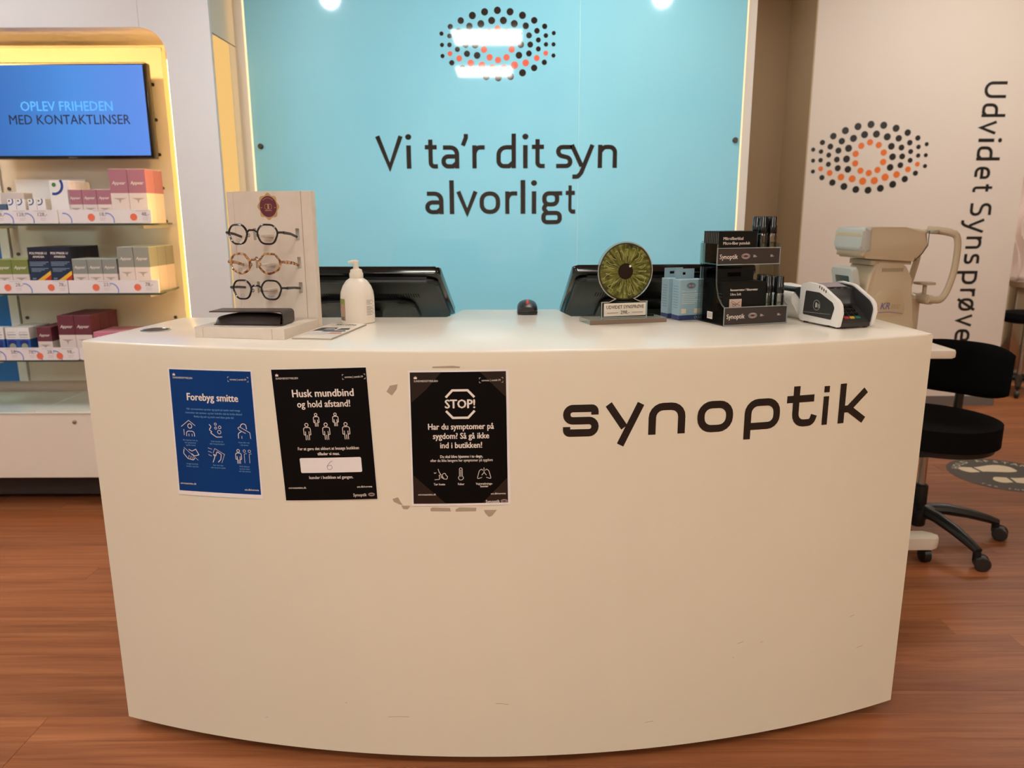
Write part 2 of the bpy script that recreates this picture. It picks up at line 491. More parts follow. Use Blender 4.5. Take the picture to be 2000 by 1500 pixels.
# eye emblem: dot centres in emblem units (x right, y down, from a 2000-wide drawing)
E_BLACK = [(960,143,48),(783,163,48),(1135,163,48),(613,213,48),(1307,213,48),(451,283,44),(1470,283,44),(304,366,36),(1615,366,36),(180,462,28),(1742,460,28),
 (184,620,28),(1740,617,28),(188,776,28),(1740,774,28),(316,871,36),(1613,870,36),(465,950,44),(1470,948,44),(628,1015,48),(1307,1017,48),(796,1067,48),(1138,1067,48),
 (967,1086,48),(879,283,48),(1042,283,48),(729,328,48),(1193,328,48),(570,360,44),(1352,358,44),(415,430,40),(1508,428,38),(289,495,31),(1632,494,31),(288,619,31),
 (1635,617,30),(529,492,42),(1398,491,40),(398,550,34),(1528,555,34),(398,682,35),(1528,681,34),(513,620,40),(1415,619,40),(531,745,42),(1397,744,40),
 (668,467,48),(1257,467,46),(646,619,48),(1282,618,46),(672,769,46),(1257,769,46)]
E_ORANGE = [(294,742,33),(1632,741,33),(421,809,40),(1507,809,40),(581,876,46),(1352,876,46),(738,908,48),(1195,908,50),(886,950,50),(1047,950,50),
 (960,395,42),(1083,440,42),(842,440,42),(770,550,43),(1157,550,43),(770,687,43),(1156,687,43),(847,797,43),(1083,797,43),(965,836,43)]
_dot = {}
def dot_mesh(m):
    if m.name not in _dot:
        b = MB(); b.poly(circle(1.0, 20), lambda x, y: (x, 0, y)); _dot[m.name] = b.mesh('dot', m, flip=False)
    return _dot[m.name]
def eye_dots(parent, x, y, z, scale, mb_, mo, rot=0.0, zs=1.0):
    for lst, m in ((E_BLACK, mb_), (E_ORANGE, mo)):
        for (a, b, r) in lst:
            dx, dz = (a - 961) * scale, -(b - 615) * scale * zs
            o = bpy.data.objects.new('emblem_dot', dot_mesh(m)); COL.objects.link(o); o.parent = parent
            o.location = (x + dx * math.cos(rot) - dz * math.sin(rot), y, z + dx * math.sin(rot) + dz * math.cos(rot))
            k = r * scale; o.scale = (k, 1, k)
def eye_small(mb, x, y, wd, fn, m_line=0, m_dot=0):
    for k, (a, b) in enumerate(((0.5, 0.27), (0.4, 0.2), (0.29, 0.15))):
        mb.rib(circle(wd * a, 24, x, y, wd * b), wd * 0.05, fn, m_line, closed=True)
    mb.poly(circle(wd * 0.13, 14, x, y), fn, m_dot)

# ------------------------------------------------------------------ floor
CEIL = 2.75
mb = MB(); mb.box(-3.6, -4.0, -0.08, 4.8, 7.05, -0.003)
floor = struct('floor', mb, [floor_m])
plank_mesh = {}
def plank(x0, x1, y0, wd):
    L = round(x1 - x0, 3)
    if L not in plank_mesh:
        b = MB(); b.rbox(0.0004, 0.0004, -0.0028, L - 0.0004, wd - 0.0004, 0.0, 0.0004, 1); plank_mesh[L] = b.mesh('plank', floor_m)
    o = bpy.data.objects.new('plank', plank_mesh[L]); COL.objects.link(o); o.parent = floor
    o.location = (x0, y0, 0)
PW = 0.0955; PL = 1.28
for i in range(41):
    y0 = 1.18 + i * PW
    offs = random.choice([0.0, 0.16, 0.32, 0.48, 0.64, 0.8, 0.96, 1.12])
    x = -3.6; first = PL - offs
    xs = [x]
    x += first
    while x < 3.7: xs.append(x); x += PL
    xs.append(min(x, 4.79))
    for a, b in zip(xs, xs[1:]):
        if b < -2.55: continue
        if y0 < 2.0 and (a > 2.2 or b < -1.75): continue
        if 1.85 < y0 < 3.4 and a > -1.3 and b < 1.2: continue        # wholly hidden behind the desk
        if b - a > 0.08: plank(a, b, y0, PW)
mb = MB(); mb.box(-1.4, 1.85, -0.003, 1.3, 3.5, -0.0008); mb.box(-3.6, 1.18 + 41 * PW, -0.003, 4.79, 7.0, -0.0004); mb.box(-3.6, -4, -0.003, 4.79, 1.18, -0.0004)
mb.build('floor_field', floor_m, floor)

# ------------------------------------------------------------------ room shell
mb = MB(); mb.box(-3.6, -4.0, CEIL, 4.8, 7.1, CEIL + 0.1); struct('ceiling', mb, mat('ceiling_white', (226, 222, 214), 0.8))
mb = MB(); mb.box(-3.7, -4.1, 0, 4.9, -4.0, CEIL); struct('wall_front', mb, mat('wall_shop', (226, 216, 200), 0.8))
mb = MB(); mb.box(-3.7, -4.0, 0, -3.6, 7.1, CEIL); struct('wall_left', mb, wall_white)
mb = MB(); mb.box(4.8, -4.0, 0, 4.9, 7.1, CEIL); struct('wall_right', mb, wall_taupe)
mb = MB(); mb.box(-3.6, 7.0, 0, 4.8, 7.1, CEIL); struct('wall_far', mb, wall_taupe)
mb = MB(); mb.box(-3.6, 5.46, 0, 1.86, 5.52, CEIL); struct('wall_back', mb, wall_taupe)
mb = MB(); mb.box(3.0, 6.985, 0, 4.8, 7.0, 0.07); struct('baseboard_far', mb, mat('baseboard_grey', (120, 112, 100), 0.6))

# partition with the printed vertical sign (right)
mb = MB(); mb.box(1.853, 5.0, 0.0, 3.225, 5.46, CEIL, 0); mb.box(1.845, 5.001, 0, 1.853, 5.46, CEIL, 1)
part = struct('wall_partition', mb, [part_white, wall_taupe])
mb = MB(); mb.box(1.853, 4.992, 0, 3.225, 5.0, 0.065); mb.build('kick_strip', mat('kick_grey', (112, 106, 98), 0.5), part)
psign = thing('printed_sign', 'black and orange dotted eye with vertical lettering on the pale partition', 'sign', (0, 4.9988, 0))
eye_dots(psign, 2.242, 0, 1.60, 0.000452, black_vinyl, vinyl_orange, math.radians(2.4), 0.93)
for ch, z0, z1 in [('U', 2.048, 1.95), ('d', 1.92, 1.839), ('v', 1.818, 1.736), ('i', 1.712, 1.69), ('d', 1.666, 1.58), ('e', 1.543, 1.468), ('t', 1.437, 1.388),
                   ('S', 1.323, 1.242), ('y', 1.225, 1.135), ('n', 1.113, 1.035), ('s', 1.005, 0.938), ('p', 0.895, 0.808), ('r', 0.78, 0.73), ('ø', 0.718, 0.636), ('v', 0.613, 0.532), ('e', 0.515, 0.433)]:
    b = MB(); k = (z0 - z1) / GW[ch]; kx = 0.099
    glyph(b, ch, lambda x, y: (2.912 + y * kx, 0, z0 - x * k))
    b.build('letter', black_vinyl, psign, flip=False)

# ------------------------------------------------------------------ teal glass sign and its backing
mb = MB(); mb.box(-1.165, 3.48, 0, 1.034, 3.62, CEIL)
struct('wall_sign_backing', mb, mat('backing_white', (226, 216, 206), 0.5))
sign = thing('glass_sign', 'teal glass wall sign with dotted eye and black lettering', 'sign', (0, 3.45, 0))
def pane(x0, x1):
    b = MB(); b.rbox(x0, 0, 0.12, x1, 0.01, CEIL - 0.03, 0.0015, 1); return b.build('glass_pane', teal_m, sign)
pane(-1.108, 0.2885); pane(0.2915, 0.984)
for (x, z) in ((-1.077, 1.552), (0.962, 1.571), (-1.077, 2.45), (0.962, 2.45), (-1.077, 0.6), (0.962, 0.6)):
    b = MB(); b.lathe([(0.009, -0.012), (0.011, -0.010), (0.011, 0.03)], 16, M=Matrix.Rotation(PI / 2, 4, 'X') @ T(0, 0, 0) @ Matrix.Scale(-1, 4, (0, 0, 1)))
    b.build('standoff_bolt', steel_dark, sign, loc=(x, 0, z))
b = MB(); b.box(0.2885, 0.002, 0.12, 0.2915, 0.009, CEIL - .03); b.build('pane_joint', mat('joint_pale', (190, 232, 238), .1), sign)
eye_dots(sign, -0.055, -0.0008, 1.958, 0.0003003, sign_black, sign_orange, 0, 0.93)
LINE1 = [('V', -.584, -.466), ('i', -.452, -.431), ('t', -.372, -.317), ('a', -.302, -.224), ("'", -.214, -.188), ('r', -.168, -.114), ('d', -.064, .021), ('i', .051, .072), ('t', .089, .145), ('s', .191, .265), ('y', .253, .358), ('n', .374, .457)]
LINE2 = [('a', -.377, -.296), ('l', -.27, -.25), ('v', -.239, -.148), ('o', -.139, -.049), ('r', -.027, .026), ('l', .04, .061), ('i', .089, .110), ('g', .131, .222), ('t', .237, .28)]
for line, zb in ((LINE1, 1.457), (LINE2, 1.264)):
    for ch, x0, x1 in line:
        b = MB(); k = (x1 - x0) / GW[ch]
        glyph(b, ch, lambda x, y: (x0 + x * k, -0.0008, zb + y * 0.0965))
        b.build('letter', sign_black, sign, flip=False)
# warm light line behind the glass edges
def led(name, label, x0, y0, z0, x1, y1, z1, m=led_m):
    b = MB(); b.box(x0, y0, z0, x1, y1, z1, 0)
    o = b.build(name, m); tag(o, label, 'light strip'); return o
led('light_strip', 'warm light strip along the right edge of the teal glass', 0.988, 3.468, 0.1, 0.996, 3.479, CEIL - 0.05, emis('led_soft', (1, 0.80, 0.46), 0.75))
led('light_strip', 'warm light strip along the left edge of the teal glass', -1.122, 3.468, 0.1, -1.114, 3.479, CEIL - 0.05, MATS['led_soft'])
led('light_strip', 'warm glow painted on the side panel between shelf unit and teal sign', -1.1645, 3.222, 0.05, -1.160, 3.385, 1.95, emis('side_panel_glow', (1.0, .60, .20), .55))  # emissive sheet imitating lamp light that falls on the side panel
led('light_strip', 'warm light strip tucked behind the left edge of the teal glass', -1.104, 3.463, 0.1, -1.098, 3.478, 2.2, emis('led_gap', LED_C, 3.0))

# ------------------------------------------------------------------ left display wall with niche
def bx_struct(name, x0, y0, z0, x1, y1, z1, m, parent=None, r=0.0):
    b = MB(); b.box(x0, y0, z0, x1, y1, z1)
    if parent is None: return struct(name, b, m)
    return b.build(name, m, parent)
NX, NZ, NR, FY = -1.342, 1.975, 0.10, 3.2
# front skin with the rounded niche corner: right stile
arc = [(NX - NR + NR * math.cos(a), NZ - NR + NR * math.sin(a)) for a in [math.radians(90 * i / 12) for i in range(13)]]
mb = MB(); poly = [(-1.165, 0.0), (-1.165, CEIL), (-1.4375, CEIL), (-1.4375, NZ)] + [(x, z) for x, z in arc[::-1]] + [(NX, 0.0)]
mb.prism(poly, FY, FY + 0.02, 0, XZ)
dwall = struct('wall_display', mb, wall_white)
mb = MB(); mb.box(-3.6, FY, NZ, -1.4385, FY + 0.02, CEIL); mb.build('panel', wall_white, dwall)
mb = MB(); mb.box(-3.6, FY + 0.02, NZ + .018, -1.342, 3.64, NZ + 0.03)
for i in range(12):      # rounded inside of the niche corner
    (xa, za), (xb, zb) = arc[i], arc[i + 1]
    mb.add([(xa, FY + 0.02, za), (xb, FY + 0.02, zb), (xb, 3.64, zb), (xa, 3.64, za)], [(0, 1, 2, 3)])
mb.add([(NX, FY + 0.02, 0), (NX, FY + 0.02, NZ - NR), (NX, 3.64, NZ - NR), (NX, 3.64, 0)], [(0, 1, 2, 3)])
mb.box(-3.6, FY + .02, NZ, -1.44, FY + .07, NZ + .018)
mb.build('niche_lining', mat('niche_white', (226, 214, 198), 0.6), dwall)
mb = MB(); mb.box(-3.6, 3.62, 0, -1.19, 3.64, CEIL); mb.build('niche_back', MATS['niche_white'], dwall)
mb = MB(); mb.box(-1.185, FY + 0.02, 0, -1.165, 3.62, 1.955); mb.build('side_panel', MATS['niche_white'], dwall)
mb = MB(); mb.box(-1.185, FY + 0.02, 1.96, -1.165, 3.62, CEIL); mb.build('side_panel', MATS['niche_white'], dwall)

bay = thing('shelf_back_panel', 'pale drilled back panel holding the glass shelves and screen', 'panel', (0, 0, 0))
pm = mat('bay_panel', (214, 204, 190), 0.55)
mb = MB(); mb.rbox(-2.275, 3.55, 0.50, -1.51, 3.562, 1.972, 0.002, 1); mb.build('panel_board', pm, bay)
for x in (-1.56, -2.268 + 0.02):
    for z in (1.819, 1.673, 1.526, 1.382, 1.237, 1.093, 0.948, 0.802, 0.657):
        b = MB(); b.lathe([(0.0075, 0), (0.0075, 0.006), (0.004, 0.006)], 12, M=T(x, 3.5502, z) @ Matrix.Rotation(PI / 2, 4, 'X')); b.build('bracket_socket', steel_dark, bay)
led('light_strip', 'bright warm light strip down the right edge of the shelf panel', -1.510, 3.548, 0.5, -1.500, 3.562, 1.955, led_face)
led('light_strip', 'warm light strip hidden behind the right stile of the niche', -1.352, 3.222, 0.46, -1.344, 3.236, 1.86)
led('light_strip', 'warm light strip hidden behind the right edge of the shelf panel', -1.56, 3.566, 0.5, -1.55, 3.574, 1.93, emis('led_back', LED_C, 6.0))
led('light_strip', 'warm light strip hidden behind the top lip of the niche', -3.2, 3.272, 1.982, -1.46, 3.282, 1.992, emis('led_top', LED_C, 50.0))
lp = thing('poster_board', 'blue back panel at the left end of the glass shelves', 'panel')
mb = MB(); mb.box(-3.55, 3.552, 0.5, -2.325, 3.562, 1.32); mb.build('blue_face', mat('panel_blue', (24, 112, 192), 0.4), lp)
mb = MB(); mb.box(-2.325, 3.548, 0.5, -2.285, 3.563, 1.955); mb.build('frame_edge', wall_white, lp)

# base cabinet
cab = thing('base_cabinet', 'low white drawer cabinet with glass top under the shelves', 'cabinet')
cabm = mat('cabinet_white', (238, 226, 208), 0.5)
mb = MB(); mb.box(-3.55, FY + 0.022, 0.142, -1.35, 3.6, 0.425); mb.build('carcass', cabm, cab)
for (a, b_) in ((-3.54, -2.502), (-2.498, -1.352)):
    b = MB(); b.rbox(a, FY, 0.142, b_, FY + 0.02, 0.43, 0.0015, 1); d = b.build('drawer_front', cabm, cab)
    k = MB(); k.lathe([(0.009, 0), (0.009, 0.005), (0.005, 0.006)], 16, M=T(-1.886 if a > -2.6 else -3.0, FY, 0.395) @ Matrix.Rotation(PI / 2, 4, 'X')); k.build('lock', chrome, d)
mb = MB(); mb.box(-3.55, 3.30, 0.03, -1.35, 3.6, 0.142); mb.build('plinth', mat('plinth_dark', (50, 40, 34), 0.7), cab)
for (a, b_) in ((-3.55, -2.052), (-2.048, -1.35)):
    b = MB(); b.rbox(a, FY - 0.004, 0.4315, b_, 3.6, 0.4385, 0.0015, 1); b.build('glass_top', mat('glass_top_white', (232, 236, 228), 0.06, coat=0.3), cab)

# television
tv = thing('wall_screen', 'blue television screen with lettering in the lit niche', 'screen', (-1.875, 3.42, 1.5))
mb = MB(); mb.rbox(-0.347, 0, 0, 0.347, 0.05, 0.389, 0.006, 2); mb.box(-0.2, 0.05, 0.08, 0.2, 0.13, 0.3); mb.build('housing', blk_gloss, tv)
mb = MB(); mb.box(-0.335, -0.0006, 0.014, 0.335, 0.0, 0.378)
scr = mb.build('display', mat('tv_blue', (10, 20, 40), 0.12, emit=lin((64, 134, 224)), es=0.56), tv)
nt = MATS['tv_blue'].node_tree
tcn = nt.nodes.new('ShaderNodeTexCoord'); sepn = nt.nodes.new('ShaderNodeSeparateXYZ'); rampn = nt.nodes.new('ShaderNodeValToRGB'); mrn = nt.nodes.new('ShaderNodeMapRange')
mrn.inputs['From Min'].default_value = -0.34; mrn.inputs['From Max'].default_value = 0.34
rampn.color_ramp.elements[0].color = rgba((46, 108, 186)); rampn.color_ramp.elements[1].color = rgba((92, 142, 236))
e_ = rampn.color_ramp.elements.new(0.55); e_.color = rgba((64, 140, 226))
nt.links.new(tcn.outputs['Object'], sepn.inputs[0]); nt.links.new(sepn.outputs[0], mrn.inputs['Value']); nt.links.new(mrn.outputs[0], rampn.inputs[0])
nt.links.new(rampn.outputs[0], nt.nodes['Principled BSDF'].inputs['Emission Color'])
b = MB(); b.text('OPLEV FRIHEDEN', -0.0, 0.196, 0.055, front(-0.0012), 0, bold=0.015, sx=0.92)
b.build('screen_line_pale', mat('tv_pale', (40, 90, 140), 0.3, emit=lin((80, 165, 252)), es=0.58), tv, flip=False)
b = MB(); b.text('MED KONTAKTLINSER', 0.004, 0.142, 0.055, front(-0.0012), 0, bold=0.01, sx=0.92)
b.build('screen_line_dark', mat('tv_dark', (14, 26, 66), 0.3), tv, flip=False)
b = MB(); b.text('SAMSUNG', 0.0, 0.0035, 0.008, front(-0.0012), 0, bold=0.01); b.build('maker_mark', ink_grey, tv, flip=False)

# glass shelves and price strips
SHELF = [(1.231, -1.483, -1.867), (0.943, -1.481, -1.864), (0.657, -1.45, -1.853)]
names = ('upper', 'middle', 'lower')
PRICES = [[(-2.163, '98,-', 0), (-2.085, '98,-', 0), (-1.995, '128,-', 0), (-1.91, '128,-', 0), (-1.665, '18,-', 1), (-1.49, '48,-', 1)],
          [(-2.05, '28,-', 1), (-1.868, '78,-', 1), (-1.68, '23,-', 1), (-1.505, '78,-', 1)],
          [(-2.18, '78,-', 0), (-2.11, '58,-', 0), (-2.035, '78,-', 0), (-1.955, '28,-', 2), (-1.87, '98,-', 2), (-1.7, '48,-', 1)]]
for i, (z, xr, xm) in enumerate(SHELF):
    b = MB()
    sh = thing('glass_shelf', 'clear glass shelf, %s of the three, with greenish edge' % names[i], 'shelf', group='glass shelves in the lit niche')
    poly = [(-3.5, 3.255), (xr, 3.255), (xr - 0.05, 3.548), (-3.5, 3.548)]
    b.prism(poly, z - 0.008, z, 0); b.build('glass_plate', glass_shelf, sh)
    b = MB(); b.box(-3.5, 3.253, z - 0.008, xr, 3.2552, z, 0); b.add([(xr, 3.253, z - 0.008), (xr - 0.049, 3.548, z - 0.008), (xr - 0.049, 3.548, z), (xr, 3.253, z)], [(0, 1, 2, 3)])
    b.build('polished_edge', glass_edge, sh)
    for x in (-1.56, -2.248):
        c = MB(); c.box(x - 0.012, 3.30, z - 0.022, x + 0.012, 3.55, z - 0.0085); c.build('bracket', mat('bracket_grey', (200, 196, 188), 0.3), sh)
    # strips
    for j, (a, c_) in enumerate(((-3.5, xm), (xm + 0.004, xr))):
        st = thing('price_strip', 'white price strip on the %s shelf, %s piece' % (names[i], ('longer left', 'shorter right')[j]), 'price strip', group='price strips on the glass shelves')
        h0, h1 = z + 0.002, z + 0.056
        b = MB(); b.prism(rrect(a, h0, c_, h1, 0.004 if i < 2 else 0.01), 3.238, 3.2435, 0, XZ); b.build('strip', price_white, st)
        fy = lambda x, y: (x, 3.2372, y)
        tb = MB(True); ab = MB(); ob = MB()
        for (px, t, badge) in PRICES[i]:
            if not (a < px < c_): continue
            tb.text(t, px, z + 0.031, 0.021, fy, 0, 'RIGHT', 0.008)
            tb.rib([(px - 0.055, z + 0.0515), (px - 0.004, z + 0.0515)], 0.002, fy, 1)
            tb.rib([(px - 0.03, z + 0.022), (px - 0.006, z + 0.022)], 0.0015, fy, 1)
            tb.rib([(px - 0.03, z + 0.015), (px - 0.008, z + 0.015)], 0.0015, fy, 1)
            ax = px - (0.065 if badge != 1 else 0.155)
            arcp = [(ax - 0.022 + 0.03 * math.cos(t_), z + 0.012 + 0.03 * math.sin(t_)) for t_ in [math.radians(-18 + 118 * q / 10) for q in range(11)]]
            if ax - 0.03 > a: ab.rib(arcp, 0.0045, fy); ab.cut()
            if badge: ob.poly(circle(0.0145, 20, px - 0.065, z + 0.026 - (0.006 if badge == 2 else 0)), lambda x, y: (x, 3.2368, y)); ob.cut()
        if tb.v: tb.split('price_print', [ink_grey, mat('ink_light', (196, 184, 186), 0.6)], st)
        if ab.v: ab.split('arc_print', arc_blue, st)
        if ob.v: ob.split('orange_badge', badge_orange, st)

# ------------------------------------------------------------------ shelf products
bw = mat('box_white', (224, 210, 204), 0.5)
BAND = {'pink': mat('band_pink', (170, 112, 128), 0.5), 'grey': mat('band_grey', (140, 142, 136), 0.5), 'green': mat('band_green', (122, 132, 66), 0.5),
        'maroon': mat('band_maroon', (104, 44, 58), 0.5), 'rose': mat('band_rose', (206, 120, 146), 0.5)}
topm = {'pink': mat('top_pink', (226, 196, 200), 0.5), 'grey': mat('top_grey', (196, 204, 200), 0.5), 'green': mat('top_green', (176, 186, 130), 0.5), 'maroon': mat('top_maroon', (128, 70, 78), 0.5), 'rose': mat('top_rose', (220, 150, 170), 0.5)}
PCACHE = {}
def banded(kind, w_, h_, d_, name):
    key = (kind, round(w_, 3), round(h_, 3), round(d_, 3))
    if key not in PCACHE:
        zb = h_ * 0.56
        b = MB(); b.box(-w_ / 2, 0, 0, w_ / 2, d_, zb, 0); b.box(-w_ / 2, 0, zb, w_ / 2, d_, h_ - 0.0012, 1)
        b.rbox(-w_ / 2, 0, h_ - 0.003, w_ / 2, d_, h_, 0.0008, 1, 2)
        me = b.mesh(name, [bw, BAND[kind], topm[kind]])
        p = MB(); f = front(-0.0007)
        p.text('Appear', 0, zb + (h_ - zb) * 0.36, w_ * 0.26, f, 0, bold=0.02, shear=0.25, sx=0.95)
        q = MB()
        zc = zb - 0.02 if h_ > .16 else zb - 0.014
        q.poly([(-w_ * .38, zc), (w_ * .38, zc), (w_ * .2, zc - .004), (0.004, zc - .008), (0, zc - .022), (-.005, zc - .008), (-w_ * .2, zc - .004)], f)
        PCACHE[key] = (me, p.mesh('brand_print', ink_white, flip=False), q.mesh('wing_motif', mat('motif_grey', (176, 160, 152), 0.6), flip=False))
    return PCACHE[key]
def product(name, meshes, loc, label, group, detail=True, partnames=()):
    if not detail:
        o = bpy.data.objects.new(name, meshes[0]); COL.objects.link(o); o.location = loc; return tag(o, label, 'box', group)
    t = thing(name, label, 'box', loc, group=group)
    for me in meshes:
        o = bpy.data.objects.new(me.name.split('.')[0], me); COL.objects.link(o); o.parent = t
        if o.name.startswith('brand_print'): o['kind'] = 'stuff'
    return t
ordn = ['leftmost', 'second', 'third', 'fourth', 'fifth']
def row(kind, size, xs, z, h, d, depth_n, shelf, front_only=False):
    n = len(xs) - 1
    for i in range(n):
        w_ = (xs[i + 1] - xs[i]) - 0.002; cx = (xs[i] + xs[i + 1]) / 2
        for k in range(depth_n):
            if k > 0 and h + z > CAM_H and i < n - 1: continue
            me = banded(kind, w_, h, d, 'carton')
            which = (ordn[i] if n > 2 else ('left', 'right')[i] if n == 2 else 'only')
            behind = ['front one', 'second one back', 'third one back', 'fourth one back'][k]
            product('lens_solution_box', me if k == 0 else me[:1], (cx, 3.268 + k * (d + 0.002), z),
                    '%s white and %s carton on the %s shelf, %s column, %s' % (size, kind, shelf, which, behind), '%s %s cartons on the %s shelf' % (size, kind, shelf), k == 0)
Z1, Z2, Z3 = 1.231, 0.943, 0.657
row('pink', 'tall', [-1.656, -1.580, -1.505], Z1, 0.219, 0.078, 2, 'upper')
row('pink', 'short', [-1.834, -1.775, -1.714, -1.655], Z1, 0.138, 0.06, 1, 'upper')
row('green', 'short', [-2.18, -2.107, -2.036], Z2, 0.142, 0.062, 2, 'middle')
row('grey', 'short', [-1.852, -1.788, -1.725, -1.663], Z2, 0.143, 0.06, 2, 'middle')
row('grey', 'tall', [-1.657, -1.589, -1.522], Z2, 0.192, 0.078, 3, 'middle')
row('maroon', 'short', [-2.04, -1.977], Z3, 0.14, 0.06, 3, 'lower')
row('maroon', 'tall', [-1.946, -1.874, -1.803], Z3, 0.19, 0.075, 3, 'lower')
row('rose', 'short', [-1.798, -1.712, -1.63, -1.55], Z3, 0.118, 0.085, 2, 'lower')
# dark blue cartons with a yellow-red corner
db = mat('box_navy', (18, 44, 74), 0.4); dn = mat('box_navy_dark', (10, 16, 46), 0.4); yel = mat('stripe_yellow', (236, 180, 50), 0.5); red = mat('stripe_red', (190, 50, 34), 0.5)
b = MB(); wN, hN, dN = 0.088, 0.191, 0.055
b.box(-wN / 2, 0, 0, wN / 2, dN, hN * .66, 0); b.box(-wN / 2, 0, hN * .66, wN / 2, dN, hN, 1); nav = b.mesh('carton', [db, dn])
b = MB(); f = front(-0.0007); b.text('POLYMASK-U', 0, hN * .85, 0.0135, f, 0, bold=0.03, sx=.9); npn = b.mesh('brand_print', ink_white, flip=False); b = MB(); b.text('AMADEA', 0, hN * .775, 0.012, f, 0, bold=0.03)
for k in range(3): b.rib([(-.04, hN * (.68 - .035 * k)), (.04 - .012 * k, hN * (.68 - .035 * k))], 0.0032, f, 1)
for k in range(3): b.rib([(-.036, hN * (.54 - .03 * k)), (.036 - .016 * k, hN * (.54 - .03 * k))], 0.0028, f, 1)
b.rib([(-.036, hN * .32), (-.02, hN * .32)], 0.006, f, 1); npr = b.mesh('brand_print', [ink_white, mat('ink_bluegrey', (120, 144, 166), 0.5)], flip=False)
b = MB(); b.poly([(-.022, .050), (.044, .094), (.044, .078), (.006, .050)], f, 0); b.poly([(.006, .050), (.044, .078), (.044, .060), (.032, .050)], f, 1); nst = b.mesh('corner_stripe', [yel, red], flip=False)
for i, cx in enumerate((-1.988, -1.899)):
    for k in range(4):
        product('eye_care_box', [nav, npn, npr, nst] if k == 0 else [nav], (cx, 3.268 + k * 0.058, Z2), 'tall navy carton with yellow red corner stripe, %s column, %s' % (('left', 'right')[i], ['front one', 'second one back', 'third one back', 'fourth one back'][k]), 'navy cartons on the middle shelf', k == 0)
# white cartons with a blue arc
wb = mat('box_pure_white', (236, 232, 230), 0.5); arcd = mat('arc_deep_blue', (34, 62, 140), 0.5); dgr = mat('dot_green', (70, 124, 60), 0.5); dtl = mat('dot_teal', (60, 84, 96), 0.5)
def arc_box(w_, h_, d_, dotm):
    b = MB(); b.rbox(-w_ / 2, 0, 0, w_ / 2, d_, h_, 0.0008, 1); a = b.mesh('carton', wb)
    f = front(-0.0007); r = w_ * .44; q = MB()
    q.rib([(-w_ * .28 + r * math.cos(t), h_ - w_ * .22 + r * math.sin(t)) for t in [math.radians(-105 + 140 * k / 12) for k in range(13)]], w_ * .13, f)
    d = MB(); d.poly(circle(w_ * .11, 16, -w_ * .26, h_ - w_ * .2), f)
    return [a, q.mesh('arc_print', arcd, flip=False), d.mesh('dot_print', dotm, flip=False)]
big = arc_box(0.08, 0.173, 0.026, dgr)
for k in range(6):
    product('lens_box', big if k == 0 else big[:1], (-1.864, 3.268 + k * 0.0275, Z1), ('large white carton with blue arc and green dot facing front' if k == 0 else 'large white carton showing its side, %s behind the green dot one' % ('next', 'second', 'third', 'fourth', 'fifth')[k - 1]), 'large white arc cartons on the upper shelf', k == 0)
for k, cx in enumerate((-2.069, -2.032, -1.984, -1.947)):
    me = arc_box(0.035, 0.10, 0.04, dtl if k < 2 else dgr)
    product('small_lens_box', me, (cx, 3.268, Z1), 'small white carton with blue arc, %s of four' % ordn[k], 'small white arc cartons on the upper shelf')
b = MB(); b.rbox(-.05, 0, 0, .05, .06, .128, .001, 1); o = b.build('plain_box', mat('box_grey_white', (196, 186, 182), 0.5), loc=(-2.096, 3.32, Z1)); tag(o, 'plain pale grey carton at the left end of the upper shelf', 'box')
b = MB(); b.rbox(-.05, 0, 0, .05, .04, .08, .001, 1); o = b.build('blue_box', mat('box_slate', (74, 98, 124), 0.5), loc=(-2.142, 3.268, Z1)); tag(o, 'small slate blue carton at the left end of the upper shelf', 'box')
b = MB(); b.box(-2.2, 3.52, Z1, -1.89, 3.524, Z1 + .19); o = b.build('display_card', wb); tag(o, 'blank white card standing behind the small arc cartons', 'card')
# white and blue eye drop cartons
bl = mat('box_blue', (40, 92, 168), 0.4); bld = mat('box_deep_blue', (24, 42, 126), 0.4); sil = mat('box_silver', (160, 164, 140), 0.5)
b = MB(); w_, h_, d_ = .05, .138, .05
b.box(-w_ / 2, 0, h_ * .64, w_ / 2, d_, h_ - .003, 0); b.rbox(-w_ / 2, 0, h_ - .004, w_ / 2, d_, h_, .0008, 1, 0); b.box(-w_ / 2, 0, 0, w_ / 2, d_, h_ * .64, 1); edm = b.mesh('carton', [wb, bl])
b = MB(); f = front(-0.0007); b.text('Systane', 0, h_ * .76, .0125, f, 0, bold=.02); b.rib([(-.017, h_ * .86), (.017, h_ * .86)], .0015, f); b.rib([(-.017, h_ * .7), (.017, h_ * .7)], .0015, f)
edp = b.mesh('brand_print', ink_grey, flip=False)
b = MB(); b.poly([(-.015, h_ * .35), (.015, h_ * .35), (.018, h_ * .58), (0, h_ * .63), (-.02, h_ * .58)], f); edd = b.mesh('blue_motif', bld, flip=False)
b = MB(); b.poly(circle(.014, 16, 0, h_ * .41), front(-.0011)); eds = b.mesh('round_motif', sil, flip=False)
for i, cx in enumerate((-2.149, -2.098)):
    for k in range(3):
        product('eye_drop_box', [edm, edp, edd, eds] if k == 0 else [edm], (cx, 3.268 + k * .053, Z3), 'white and blue carton on the lower shelf, %s column, %s' % (('left', 'right')[i], ['front one', 'second one back', 'third one back'][k]), 'white and blue cartons on the lower shelf', k == 0)
product('eye_drop_box', [edm, edp, edd], (-2.208, 3.268, Z3 - .0), 'white and blue carton at the far left end of the lower shelf', 'white and blue cartons on the lower shelf')

